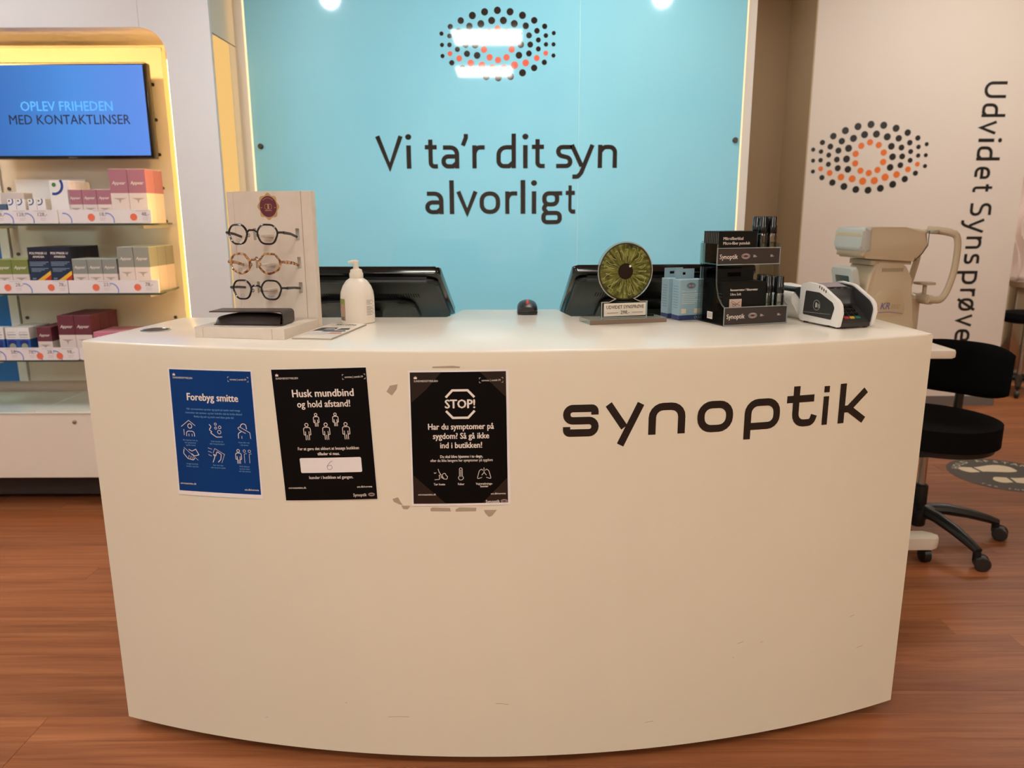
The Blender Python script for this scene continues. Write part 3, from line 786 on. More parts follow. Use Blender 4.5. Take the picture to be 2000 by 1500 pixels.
# ------------------------------------------------------------------ reception desk
DA, DBp, SAG = (-.970, 1.712), (.980, 1.768), .18
dx, dy = DBp[0] - DA[0], DBp[1] - DA[1]; DL = math.hypot(dx, dy); DTH = math.atan2(dy, dx)
DR = ((DL / 2) ** 2 + SAG ** 2) / (2 * SAG)
DC = ((DA[0] + DBp[0]) / 2 - math.sin(DTH) * (DR - SAG), (DA[1] + DBp[1]) / 2 + math.cos(DTH) * (DR - SAG))
SMAX = DR * math.asin(DL / 2 / DR)
DZ0, DZ1 = 0.03, 0.99
def desk_pt(s, z, off=0.0):
    a = s / DR; r = DR + off; lx = r * math.sin(a); ly = -r * math.cos(a)
    return (DC[0] + lx * math.cos(DTH) - ly * math.sin(DTH), DC[1] + lx * math.sin(DTH) + ly * math.cos(DTH), z)
desk = thing('reception_desk', 'cream white reception desk with curved front and black lettering', 'desk')
N = 64
def arc_xy(off, n=N, s0=-SMAX, s1=SMAX): return [desk_pt(s0 + (s1 - s0) * i / n, 0, off)[:2] for i in range(n + 1)]
# front panel
mb = MB(); fo = arc_xy(0); fi = arc_xy(-0.022)
V = []; 
for (x, y) in fo: V += [(x, y, DZ0), (x, y, 0.955)]
for (x, y) in fi: V += [(x, y, DZ0), (x, y, 0.955)]
F = []; o2 = 2 * (N + 1)
for i in range(N):
    F += [(2 * i, 2 * i + 2, 2 * i + 3, 2 * i + 1), (o2 + 2 * i, o2 + 2 * i + 1, o2 + 2 * i + 3, o2 + 2 * i + 2), (2 * i, o2 + 2 * i, o2 + 2 * i + 2, 2 * i + 2)]
F += [(0, 1, o2 + 1, o2), (2 * N, o2 + 2 * N, o2 + 2 * N + 1, 2 * N + 1)]
mb.add(V, F); mb.build('front_panel', desk_white, desk)
# top with a small rounded rim
BL, BR = (-.905, 2.10), (.965, 2.10)
outl = fo + [BR, (.165, 2.10), (.135, 2.255), (-.145, 2.255), (-.175, 2.09), BL]
def inset(poly, d):
    n = len(poly); out = []
    for i in range(n):
        a, b, c = Vector(poly[i - 1]), Vector(poly[i]), Vector(poly[(i + 1) % n])
        t1 = (b - a).normalized(); t2 = (c - b).normalized(); n1 = Vector((-t1.y, t1.x)); n2 = Vector((-t2.y, t2.x))
        nn = (n1 + n2).normalized(); out.append(tuple(b + nn * (d / max(.3, nn.dot(n1)))))
    return out
rings = [(0.955, 0)] + [(DZ1 - .005 + .005 * math.sin(math.radians(a)), .005 - .005 * math.cos(math.radians(a))) for a in (0, 30, 60, 90)]
mb = MB(); n = len(outl); V = []
for z, d in rings: V += [(x, y, z) for x, y in (inset(outl, d) if d else outl)]
F = [tuple(range(n - 1, -1, -1)), tuple(range((len(rings) - 1) * n, len(rings) * n))]
for k in range(len(rings) - 1):
    for i in range(n): F.append((k * n + i, k * n + (i + 1) % n, (k + 1) * n + (i + 1) % n, (k + 1) * n + i))
mb.add(V, F, 0)
topo = mb.mesh('desk_top', [desk_top_m, desk_white], 50)
for p in topo.polygons: p.material_index = 0 if p.normal.z > 0.5 else 1
o = bpy.data.objects.new('desk_top', topo); COL.objects.link(o); o.parent = desk
for (p, q, sg) in ((fo[0], BL, 1), (fo[-1], BR, -1)):
    b = MB(); b.add([(p[0], p[1] + .0, DZ0), (q[0], q[1], DZ0), (q[0], q[1], .955), (p[0], p[1], .955), (p[0] + sg * .02, p[1], DZ0), (q[0] + sg * .02, q[1], DZ0), (q[0] + sg * .02, q[1], .955), (p[0] + sg * .02, p[1], .955)],
                    [(0, 1, 2, 3), (4, 5, 6, 7), (0, 1, 5, 4), (1, 2, 6, 5), (2, 3, 7, 6), (3, 0, 4, 7)]); b.build('side_panel', desk_white, desk)
pl = arc_xy(-.05, 24, -SMAX * .84, SMAX * .84)
mb = MB(); mb.prism(pl + [(.78, 2.0), (-.78, 2.0)], 0.0, 0.031); mb.build('plinth', mat('plinth_black', (24, 20, 20), 0.6), desk)
mb = MB(); mb.box(-.88, 2.11, .70, .95, 2.62, .725); mb.build('work_surface', desk_white, desk)
for x in (-.87, .92):
    b = MB(); b.box(x, 2.11, 0.0, x + .025, 2.6, .70); b.build('work_support', desk_white, desk)
b = MB(); b.box(-.86, 2.09, .70, .94, 2.11, .955); b.build('riser', desk_white, desk)
# black letters
DG = {'s': [[(1.02, .68), (1.02, .885, .2), (.12, .885, .28), (.12, .5, .2), (1.03, .5, .2), (1.03, .115, .28), (.12, .115, .25), (.12, .31)]],
      'y': [[(.1, 1.0), (.62, .26)], [(1.14, 1.0), (.5, -.30)]],
      'n': [[(.118, 0), (.118, .885, .34), (1.05, .885, .34), (1.05, 0)]],
      'o': [['c', (.118, .115, .34), (1.05, .115, .34), (1.05, .885, .34), (.118, .885, .34)]],
      'p': [[(.118, -.30), (.118, .885, .34), (1.12, .885, .34), (1.12, .115, .3), (.118, .115)]],
      't': [[(.36, 1.34), (.36, .115, .32), (.98, .115, .3), (1.06, .36)], [(.02, .92), (1.02, .92)]],
      'i': [[(.118, 0), (.118, .95)], [(.118, 1.08), (.118, 1.29)]],
      'k': [[(.118, 0), (.118, 1.33)], [(.15, .47), (.38, .47), (1.02, 1.06)], [(.36, .5), (1.02, .04)]]}
DW = {'s': 1.15, 'y': 1.24, 'n': 1.168, 'o': 1.168, 'p': 1.24, 't': 1.13, 'i': .36, 'k': 1.25}
XH = .0695
for ch, a, c in (('s', .097, .1737), ('y', .1873, .2708), ('n', .2817, .3638), ('o', .3909, .4735), ('p', .5009, .5870), ('t', .6010, .6790), ('i', .6960, .7180), ('k', .7390, .8270)):
    b = MB(); k = (c - a) / DW[ch]; zb = .8030 - (a - .097) * .008
    fn = lambda x, y: desk_pt(a + x * k, zb + y * XH, .0006)
    for st in DG[ch]:
        if st[0] == 'c': b.rib(st[1:], .235, fn, closed=True, step=.2)
        else: b.rib(st, .235, fn, step=.2)
    b.build('letter', black_vinyl, desk, flip=False)
# bits of old tape on the front
tapem = mat('tape_grey', (178, 162, 140), 0.35)
for (s, z, pts) in ((-.2611, .9065, [(-.012, -.004), (-.004, .009), (.012, .012), (.010, .002), (-.001, -.012)]),
                    (-.259, .6588, [(-.010, .006), (.002, .010), (.006, .002), (.012, -.008), (.004, -.006), (-.008, .0)]),
                    (-.2405, .646, [(-.010, .004), (.010, .004), (.004, -.004), (-.006, -.004)]),
                    (-.165, .642, [(-.022, .002), (-.018, .005), (.020, .004), (.022, -.004), (-.022, -.004)]),
                    (-.1107, .6425, [(-.022, .000), (-.014, .005), (.023, .004), (.022, -.004), (-.022, -.005)]),
                    (-.0576, .6375, [(-.014, .004), (.014, .004), (.003, -.010), (-.004, -.012), (-.012, -.002)]),
                    (-.145, .9555, [(-.030, .001), (.012, .003), (.028, .001), (.026, -.002), (-.03, -.002)])):
    b = MB(); b.poly(pts, lambda x, y: desk_pt(s + x, z + y, .0004)); b.build('tape_scrap', tapem, desk, flip=False)
# scuffs near the foot
scf = mat('scuff_brown', (168, 142, 116), 0.6)
for (s, z, l, ang) in ((.52, .28, .016, .2), (.58, .275, .008, .1), (.83, .30, .012, .3), (.86, .21, .02, .15), (-.30, .13, .05, .05), (-.05, .17, .03, -.1), (-.60, .10, .006, .3), (-.4, .16, .005, 0), (.51, .245, .004, 0), (.3, .1, .02, .1)):
    b = MB(); b.rib([(s, z), (s + l * .5, z + l * ang * .5 + .0006), (s + l, z + l * ang)], .0009, lambda x, y: desk_pt(x, y, .0003)); b.build('scuff', scf, desk, flip=False)
# cable grommet
gro = thing('cable_grommet', 'black cable grommet with steel ring at the desk corner', 'grommet', (-.87, 1.862, DZ1))
b = MB(); b.lathe([(.035, 0), (.035, .0015), (.0325, .0022), (.031, .0015), (.030, .0003)], 32); b.build('ring', chrome, gro)
b = MB(); b.lathe([(.029, .0002), (.029, .0012)], 32); b.build('brush_insert', blk_plastic, gro)

# ------------------------------------------------------------------ posters on the desk front
PW_, PH_ = .21, .297
def poster(name, label, corners, face_m, border):
    t = thing(name, label, 'poster')
    tl, tr, br, bl_ = corners
    def fn(off):
        def g(x, y):
            u = x / PW_; v = -y / PH_
            s = (1 - v) * ((1 - u) * tl[0] + u * tr[0]) + v * ((1 - u) * bl_[0] + u * br[0])
            z = (1 - v) * ((1 - u) * tl[1] + u * tr[1]) + v * ((1 - u) * bl_[1] + u * br[1])
            return desk_pt(s, z, off + .0035 * max(0, v - .75) ** 2 * 16 * .25)
        return g
    def sheet(nm, x0, x1, y0, y1, off, m):
        b = MB(); nx, ny = 14, 8; V = []; F = []
        for j in range(ny + 1):
            for i in range(nx + 1): V.append((x0 + (x1 - x0) * i / nx, y0 + (y1 - y0) * j / ny))
        for j in range(ny):
            for i in range(nx):
                k = j * (nx + 1) + i; F.append((k, k + 1, k + nx + 2, k + nx + 1))
        b.flat(V, F, fn(off)); return b.build(nm, m, t, flip=False)
    sheet('paper', 0, PW_, 0, -PH_, .0008, paper_white)
    l, r_, tp, bt = border
    sheet('printed_area', l, PW_ - r_, -tp, -(PH_ - bt), .0011, face_m)
    return t, fn(.0014)
def person(mb, x, y, h, fn, wd, mi=0):
    """outlined standing figure, feet at y"""
    mb.rib(circle(h * .095, 14, x, y + h * .88), wd, fn, mi, closed=True)
    k = h
    mb.rib([(x - .10 * k, y), (x - .10 * k, y + .50 * k)], wd, fn, mi); mb.rib([(x + .10 * k, y), (x + .10 * k, y + .50 * k)], wd, fn, mi); mb.rib([(x, y), (x, y + .28 * k)], wd, fn, mi)
    mb.rib([(x - .11 * k, y + .30 * k), (x - .2 * k, y + .30 * k, .03 * k), (x - .2 * k, y + .66 * k, .08 * k), (x - .13 * k, y + .73 * k), (x + .13 * k, y + .73 * k, .05 * k), (x + .2 * k, y + .66 * k, .05 * k), (x + .2 * k, y + .30 * k, .03 * k), (x + .11 * k, y + .30 * k)], wd, fn, mi)
def header(mb, fn, x0, x1, y, mi=0):
    mb.poly([(x0, y + .004), (x0 + .0005, y + .009), (x0 + .002, y + .007), (x0 + .0035, y + .0105), (x0 + .005, y + .007), (x0 + .0065, y + .009), (x0 + .007, y + .004)], fn, mi)
    mb.text('SUNDHEDSSTYRELSEN', x0, y - .0025, .0058, fn, mi, 'LEFT', .012, .86)
    mb.text('corona | covid-19', x1 - .0225, y - .0025, .006, fn, mi, 'CENTER', .02, .92)
    for sx in (-1, 1):
        cx = x1 - .0225 + sx * .0245
        mb.rib([(cx - sx * .003, y + .005), (cx, y + .005), (cx, y + .002)], .0007, fn, mi); mb.rib([(cx - sx * .003, y - .0055), (cx, y - .0055), (cx, y - .0025)], .0007, fn, mi)

# blue poster
p1, f1 = poster('blue_poster', 'blue health poster with small white icons taped to desk front', [(-.7695, .9395), (-.5654, .9420), (-.5624, .6520), (-.7736, .6475)], poster_blue, (.004, .004, .003, .010))
b = MB(True); header(b, f1, .012, .197, -.021); b.text('Forebyg smitte', .107, -.072, .0235, f1, 0, bold=.035, sx=.9)
b.text('coronasmitte.dk', .008, -.271, .0062, f1, 0, 'LEFT', .02); b.text('sst.dk/corona', .202, -.278, .0062, f1, 0, 'RIGHT', .02); b.split('text_line', ink_white, p1)
b = MB(True)
for i, t in enumerate(('Når coronasmitten spreder sig typisk på steder med mange', 'mennesker tæt sammen, og især indenfor skal du holde afstand', 'Beskyt dig selv og andre med disse gode råd')): b.text(t, .107, -.094 - .0085 * i, .0064, f1, 0, bold=.006, sx=.86)
for (x, y, ls) in ((.043, -.167, ('Bliv hjemme hvis du', 'har symptomer', 'og bliv testet')), (.110, -.167, ('Vask hænder tit', 'eller brug håndsprit')), (.176, -.167, ('Host eller nys', 'i dit ærme')), (.043, -.223, ('Undgå håndtryk', 'kindkys og kram')), (.108, -.223, ('Gør rent især', 'ofte berørte steder')), (.172, -.223, ('Hold afstand', 'og bed andre', 'om det samme'))):
    for i, t in enumerate(ls): b.text(t, x, y - .0058 * i, .0052, f1, 0, sx=.9)
b.split('small_print_line', ink_pale, p1)
ic = MB(); lw = .0012
def I(pts, closed=False, w_=lw): ic.rib(pts, w_, f1, 0, closed)
x, y = .043, -.156                                   # house with person
I([(x - .020, y + .022), (x, y + .037), (x + .016, y + .025)]); I([(x - .014, y + .002), (x - .014, y + .016)]); I(circle(.0052, 14, x + .002, y + .024), True, .0016); I([(x - .008, y), (x - .008, y + .012, .006), (x + .012, y + .012, .006), (x + .012, y)], w_=.0016); I([(x - .002, y), (x - .002, y + .006)]); I([(x + .006, y), (x + .006, y + .006)])
ic.cut(); x = .110                                   # hand with bubbles
I([(x - .016, y + .030), (x - .010, y + .024, .003), (x - .018, y + .018, .003), (x - .008, y + .012, .003), (x - .016, y + .012, .003), (x, y + .001, .006), (x + .014, y + .002)], w_=.0016)
for (a, c, r) in ((0, .031, .0026), (.010, .024, .0032), (0, .022, .0026), (.008, .013, .0042)): I(circle(r, 12, x + a, y + c), True)
ic.cut(); x = .176                                   # cough in sleeve
I([(x - .006, y + .026, .002), (x - .003, y + .034, .006), (x + .008, y + .034, .006), (x + .009, y + .022, .006)], w_=.0016); I([(x - .012, y), (x - .012, y + .012, .006), (x - .004, y + .016)], w_=.0016); I([(x - .012, y + .024, .002), (x - .008, y + .027, .003), (x + .016, y + .014, .003), (x + .017, y)]); I([(x - .012, y + .024), (x - .008, y + .019), (x + .006, y + .012)]); I([(x - .004, y), (x - .004, y + .006)])
y = -.213; ic.cut()
x = .043                                             # no handshake
I([(x - .018, y + .03), (x + .016, y + .001)], w_=.0009); I([(x - .018, y + .026), (x - .020, y + .016, .002), (x - .010, y + .004, .004), (x + .004, y + .001, .003), (x + .008, y + .006)], w_=.0016); I([(x - .006, y + .026), (x + .002, y + .022, .003), (x + .012, y + .027), (x + .019, y + .014), (x + .008, y + .011, .003), (x, y + .016)], w_=.0016)
for q in range(3): I([(x - .006 + q * .005, y + .012 - q * .0015), (x - .008 + q * .005, y + .006 - q * .0015)])
ic.cut(); x = .108                                   # wipe
I([(x - .010, y + .020), (x - .005, y + .031), (x + .018, y + .018), (x + .010, y - .002)], w_=.0009); I([(x - .012, y - .002), (x - .006, y + .012, .003), (x - .012, y + .020, .002), (x - .004, y + .014), (x, y + .024, .002), (x + .010, y + .018, .003), (x + .008, y + .006, .004), (x + .001, y - .001)], w_=.0016)
for q in range(3): I([(x - .022, y + .032 - q * .008), (x - .012 - q * .001, y + .029 - q * .008)], w_=.0009)
ic.cut(); x = .160; person(ic, x, y - .002, .034, f1, .0014); 
for q in (.014, .026): I([(x + q, y), (x + q, y + .022, .003), (x + q + .006, y + .022)], w_=.0009); I(circle(.003, 10, x + q + .001, y + .028), True, .0009)
ic.split('icon', ink_white, p1)

# mask poster
p2, f2 = poster('mask_poster', 'black poster with five outlined figures taped to desk front', [(-.5228, .9455), (-.3137, .9550), (-.3010, .6640), (-.5090, .6515)], poster_black, (.0008, .0008, .001, .0008))
b = MB(True); header(b, f2, .009, .204, -.020); b.text('Husk mundbind', .110, -.062, .0235, f2, 0, bold=.03, sx=.92); b.text('og hold afstand!', .110, -.085, .0215, f2, 0, bold=.025, sx=.86)
b.text('For at gøre det sikkert at besøge butikken', .110, -.181, .0098, f2, 0, bold=.018, sx=.82); b.text('tillader vi max.', .110, -.193, .0098, f2, 0, bold=.03, sx=.86)
b.text('kunder i butikken ad gangen.', .110, -.247, .0098, f2, 0, bold=.02, sx=.88); b.text('coronasmitte.dk', .010, -.269, .0062, f2, 0, 'LEFT', .02); b.text('sst.dk/corona', .200, -.269, .0062, f2, 0, 'RIGHT', .02); b.text('Synoptik', .186, -.289, .0098, f2, 0, 'RIGHT', .015, .88)
b.split('text_line', ink_white, p2)
b = MB()
for (x, y, h) in ((.090, -.128, .030), (.133, -.128, .030), (.067, -.158, .0385), (.110, -.158, .0385), (.154, -.158, .0385)): person(b, x, y, h, f2, .0015); b.cut()
b.split('figure_icon', ink_white, p2)
b = MB(); b.sub(rrect(.043, -.233, .181, -.199, .003, 3), f2, 0, 8); b.build('white_field', paper_white, p2, flip=False)
b = MB(); f2b = lambda x, y: tuple(Vector(f2(x, y)) + Vector((0, -.0004, 0))); b.rib([(.117, -.2065), (.112, -.208, .004), (.103, -.219, .006), (.105, -.226, .004), (.112, -.226, .004), (.116, -.220, .004), (.112, -.2155, .003), (.104, -.2185)], .0008, f2b); b.build('handwritten_six', mat('pen_grey', (70, 66, 64), 0.6), p2, flip=False)
b = MB(); eye_small(b, .197, -.2855, .014, f2, 0, 1); b.build('eye_mark', [mat('mark_grey', (176, 160, 152), 0.5), mat('mark_red', (96, 34, 30), 0.5)], p2, flip=False)

# stop poster
p3, f3 = poster('stop_poster', 'black poster headed STOP with white octagon taped to desk front', [(-.2265, .9480), (-.0174, .9510), (-.0140, .6540), (-.2270, .6500)], poster_black, (.004, .0055, .004, .005))
b = MB(True); header(b, f3, .012, .196, -.022)
b.text('STOP!', .108, -.081, .0265, f3, 0, bold=.035, sx=.92)
for i, t in enumerate(('Har du symptomer på', 'sygdom? Så gå ikke', 'ind i butikken!')): b.text(t, .108, -.127 - .0205 * i, .0185, f3, 0, bold=.028, sx=.84)
b.text('Du skal blive hjemme i to døgn,', .108, -.1895, .0086, f3, 0, bold=.03, sx=.82); b.text('efter du ikke længere har symptomer på sygdom', .108, -.198, .0086, f3, 0, bold=.012, sx=.78)
for (x, ls) in ((.060, ('Tør hoste',)), (.106, ('Feber',)), (.155, ('Vejrtræknings-', 'besvær'))):
    for i, t in enumerate(ls): b.text(t, x, -.2505 - .0058 * i, .0068, f3, 0, bold=.025, sx=.88)
b.text('coronasmitte.dk', .014, -.273, .0058, f3, 0, 'LEFT', .02); b.text('sst.dk/corona', .200, -.273, .0058, f3, 0, 'RIGHT', .02); b.text('Synoptik', .187, -.293 + .001, .0098, f3, 0, 'RIGHT', .015, .88)
b.split('text_line', ink_white, p3)
b = MB()
b.rib([(.078, -.058), (.092, -.043), (.124, -.043), (.138, -.058)], .0048, f3); b.cut(); b.rib([(.078, -.087), (.092, -.102), (.124, -.102), (.138, -.087)], .0048, f3)
lw = .0012; y = -.240; b.cut()
b.rib([(.058, y + .026), (.060, y + .019, .002), (.064, y + .013), (.060, y + .012), (.061, y + .003, .002), (.050, y + .002)], lw, f3); b.rib([(.049, y + .018, .002), (.051, y + .016, .002), (.054, y + .018)], lw, f3)
b.rib([(.068, y + .004, .002), (.066, y + .012, .003), (.069, y + .016, .002), (.073, y + .016, .002), (.075, y + .011, .003), (.078, y + .009, .002), (.076, y + .003, .002)], lw, f3, 0, True); b.rib([(.063, y + .0095), (.068, y + .0095)], lw, f3); b.rib([(.063, y + .0065), (.070, y + .0065)], lw, f3)
b.cut(); b.rib([(.103, y + .010), (.103, y + .028, .003), (.109, y + .028, .003), (.109, y + .010), (.112, y + .005, .003), (.108, y + .001, .003), (.103, y + .001, .003), (.100, y + .006, .003)], lw, f3, 0, True); b.rib([(.106, y + .024), (.106, y + .008)], lw, f3)
b.cut(); b.rib([(.155, y + .028), (.155, y + .017)], lw, f3); b.rib([(.155, y + .017), (.150, y + .011)], lw, f3); b.rib([(.155, y + .017), (.160, y + .011)], lw, f3)
for sx in (-1, 1): b.rib([(.155 + sx * .003, y + .021), (.155 + sx * .0045, y + .025, .002), (.155 + sx * .010, y + .021, .006), (.155 + sx * .0150, y + .002, .002), (.155 + sx * .0045, y + .006)], lw, f3)
b.split('icon', ink_white, p3)
b = MB(); eye_small(b, .1965, -.2885, .014, f3, 0, 1); b.build('eye_mark', [MATS['mark_grey'], MATS['mark_red']], p3, flip=False)
tapec = mat('tape_over_black', (30, 24, 21), 0.3)
for pts in ([(.004, -.004), (.070, -.004), (.036, -.042), (.006, -.068)], [(.150, -.004), (.2045, -.004), (.2045, -.06)], [(.005, -.228), (.005, -.292), (.073, -.292)], [(.204, -.236), (.204, -.292), (.150, -.292)]):
    b = MB(); b.sub(pts, lambda x, y: tuple(Vector(f3(x, y)) + Vector((0, .0002, 0)))); b.build('clear_tape', tapec, p3, flip=False)

# ------------------------------------------------------------------ things on the counter
Zc = DZ1
# --- eyewear stand
SA = math.radians(-11)
SLOC = (-.510, 1.705)
def stand_pt(lx, ly): return (SLOC[0] + lx * math.cos(SA) - ly * math.sin(SA), SLOC[1] + lx * math.sin(SA) + ly * math.cos(SA))
st = thing('eyewear_stand', 'pale wooden stand board with wax seal emblem holding three glasses', 'stand', (*SLOC, Zc), SA)
wdm = mat('pale_wood', (222, 208, 192), 0.5, noise=0.05, nscale=25)
for (a, c) in ((-.222, -.2015), (-.2010, -.0305), (-.03, 0)):
    b = MB(); b.rbox(a, 0, 0, c, .178, .0245, .0008, 1); b.build('base_block', wdm, st)
# back board with slots: three planks; the slotted middle is built from pieces
BY0, BY1, BH = .180, .200, .330
slots = [(.085, .113), (.146, .174), (.214, .242)]           # heights of the slot rows (from counter)
SLX = [(-.158, -.150), (-.047, -.037)]
b = MB(); b.rbox(-.222, BY0, 0, -.2045, BY1, BH, .0008, 1); b.build('edge_plank', wdm, st)
b = MB(); b.rbox(-.028, BY0, 0, -.0, BY1, BH, .0008, 1); b.build('edge_plank', wdm, st)
b = MB()
xs = [-.204, SLX[0][0], SLX[0][1], SLX[1][0], SLX[1][1], -.0285]
zs = [0] + [z for s in slots for z in s] + [BH]
for k in (0, 2, 4): b.box(xs[k], BY0, 0, xs[k + 1], BY1, BH)
for k in (1, 3):
    for j in range(0, len(zs), 2): b.box(xs[k], BY0, zs[j], xs[k + 1], BY1, zs[j + 1])
b.build('board', wdm, st)
for (z0, z1) in slots:      # nose rests
    b = MB(); b.rbox(-.122, BY0 - .045, z0 + .008, -.104, BY0, z0 + .014, .001, 1); b.build('nose_rest', wdm, st)
# seal
se = MB(); sp = []
for i in range(64):
    a = 2 * PI * i / 64; r = .0265 + .0022 * math.cos(8 * a); sp.append((-.113 + r * math.cos(a), .294 + r * 1.13 * math.sin(a)))
se.poly(sp, lambda x, y: (x, BY0 - .0006, y)); seal = se.build('seal_emblem', mat('seal_gold', (196, 158, 106), 0.35, metal=.3), st, flip=False)
b = MB(); b.poly(circle(.0222, 32, -.113, .294, .0250), lambda x, y: (x, BY0 - .0010, y)); b.build('seal_disc', mat('seal_maroon', (98, 32, 44), 0.4), st, flip=False)
b = MB(); f = lambda x, y: (-.113 + x * 1.25, BY0 - .0014, .294 + y * 1.3)
b.rib([(-.0008, .0045), (-.0008, -.005)], .0012, f); b.rib([(.0013, .0045), (.0013, -.005)], .0012, f)
for sx in (-1, 1): b.rib([(sx * .001, .0045), (sx * .007, .0045, .004), (sx * .007, -.005, .004), (sx * .001, -.005)], .0005, f)
b.rib([(-.007, -.0075), (.007, -.0075)], .0008, f); b.rib([(-.016, -.002), (-.0125, -.002)], .0008, f); b.rib([(.0125, -.002), (.016, -.002)], .0008, f)
for k in range(9):
    a = math.radians(50 + 10 * k); b.poly(circle(.0007, 6, .0145 * math.cos(a), .0155 * math.sin(a)), f)
b.build('seal_print', mat('gold_ink', (214, 164, 110), 0.4), st, flip=False)

# --- spectacles: local x across the face, y backwards, z up; rim front at y=0
def glasses(label, loc, rz, rim, frame, hexa, wd, temple_drop):
    g = thing('spectacles', label, 'glasses', loc, rz, 'glasses on the eyewear stand')
    for sx in (-1, 1):
        if hexa: pts = [(.0240, .004, .014), (.015, .0195, .014), (-.012, .0205, .014), (-.0240, .004, .016), (-.014, -.0195, .014), (.014, -.0205, .014)]
        else: pts = [(.0245, .006, .012), (.014, .0205, .008), (-.010, .0215, .008), (-.023, .006, .012), (-.0225, -.010, .016), (-.004, -.0235, .018), (.0225, -.012, .016)]
        pts = [(sx * x + sx * .0335, z, r) for x, z, r in pts]
        pp = round_path(pts, True)
        b = MB(); b.tube([(x, .0035 * (abs(x) / .05) ** 2, z) for x, z in pp], wd, 8, closed=True, sq=1.25); b.build('rim', frame, g)
        b = MB(); b.poly(pp, lambda x, z: (x, .0035 * (abs(x) / .05) ** 2 + .001, z)); b.build('lens', lens_glass, g, flip=False)
        b = MB(); b.tube([(sx * .056, .0045, .004), (sx * .063, .007, .004), (sx * .066, .012, .0035)], wd * 1.2, 8); b.build('hinge', frame, g)
        b = MB(); b.tube([(sx * .066, .012, .0035), (sx * .067, .045, .002 - temple_drop * .3), (sx * .0665, .078, -.001 - temple_drop)], [wd * 1.0, wd * .9, wd * .9], 8, sq=1.6); b.build('temple', frame, g)
    b = MB(); b.tube([(-.0125, .0005, .004), (-.006, -.001, .009), (.006, -.001, .009), (.0125, .0005, .004)], wd * 1.05, 8); b.build('bridge', frame, g)
    for sx in (-1, 1):
        b = MB(); b.lathe([(.001, -.004), (.003, -.002), (.0032, .002), (.001, .0045)], 10, M=T(sx * .0105, .004, -.002)); b.build('nose_pad', clear('pad', (230, 230, 226), .3) if 'pad' not in MATS else MATS['pad'], g)
    b = MB(); f = lambda x, y: (x, .0012, y)
    g.scale = (1.1, 1.0, 1.1)
    b.rib(circle(.0032, 12, -.034, -.0125), .0005, f, closed=True); b.text('Premium', .034, -.0145, .0042, f, 0); b.build('lens_print', ink_grey, g, flip=False)
    return g
blkf = mat('frame_black', (22, 16, 20), 0.15, coat=0.3)
for (z, lbl, fr, hx, wdt, td) in ((.230, 'black six sided glasses, topmost on the eyewear stand', blkf, True, .0021, .006), (.162, 'tortoise brown round glasses in the middle of the eyewear stand', tort_m, False, .0024, .006), (.101, 'black six sided glasses, lowest on the eyewear stand', blkf, True, .0020, .001)):
    x, y = stand_pt(-.116, .100)
    glasses(lbl, (x, y, Zc + z), SA, None, fr, hx, wdt, td)

# --- spectacle case, folded dark leather
cs = thing('spectacle_case', 'dark brown folded leather glasses case lying on stand base', 'case', (*stand_pt(-.112, .07), Zc + .0246), SA + math.radians(4))
lea = mat('dark_leather', (46, 36, 32), 0.38, noise=.1, nscale=60)
b = MB()
fl = round_path([(-.088, .0), (.072, -.0, .012), (.085, .004, .012), (.085, .030, .014), (.070, .0345, .01), (-.098, .034)]); 
V = []; F = []; th = .0022
prof = [(.001, .0, 0.0)]
def sweep(b, path, y0, y1, bulge=0.0):
    m = len(path); ny = 8; V = []; F = []
    for j in range(ny + 1):
        t = j / ny
        for (x, z) in path: V.append((x, y0 + (y1 - y0) * t, z))
    for j in range(ny):
        for i in range(m - 1): F.append((j * m + i, j * m + i + 1, (j + 1) * m + i + 1, (j + 1) * m + i))
    b.add(V, F)
bp_ = round_path([(-.082, .0015), (.074, .0015, .012), (.086, .0015, .015), (.086, .0325, .015), (.070, .0325, .012), (-.092, .031)], step=.006)
V_, F_ = ribbon(bp_, .0024); b.add([(x, -.032, z) for x, z in V_] + [(x, .032, z) for x, z in V_], [f_ for f_ in F_] + [tuple(i + len(V_) for i in f_) for f_ in F_])
nb = len(V_)
edge_loop = [2 * i for i in range(nb // 2)] + [2 * i + 1 for i in reversed(range(nb // 2))]
b.f += [(edge_loop[i], edge_loop[(i + 1) % nb], edge_loop[(i + 1) % nb] + nb, edge_loop[i] + nb) for i in range(nb)]; b.mi += [0] * nb
b.build('flap', lea, cs)
b = MB(); pr = []
for i in range(21):
    t = i / 20; x = -.080 + .156 * t; h = .005 + .021 * math.sin(PI * (0.10 + .72 * t)) ** .7
    pr.append((x, h))
V = []; F = []; ny = 8
for (x, h) in pr:
    for j in range(ny + 1):
        u = -1 + 2 * j / ny; V.append((x, u * .029, .003 + h * (1 - abs(u) ** 3)))
for i in range(20):
    for j in range(ny): k = i * (ny + 1) + j; F.append((k, k + 1, k + ny + 2, k + ny + 1))
o0 = len(V); V += [(x, u, .0028) for x, h in pr for u in (-.029, .029)]
for i in range(20): F.append((o0 + 2 * i, o0 + 2 * i + 1, o0 + 2 * i + 3, o0 + 2 * i + 2))
b.add(V, F); b.build('pouch', lea, cs)

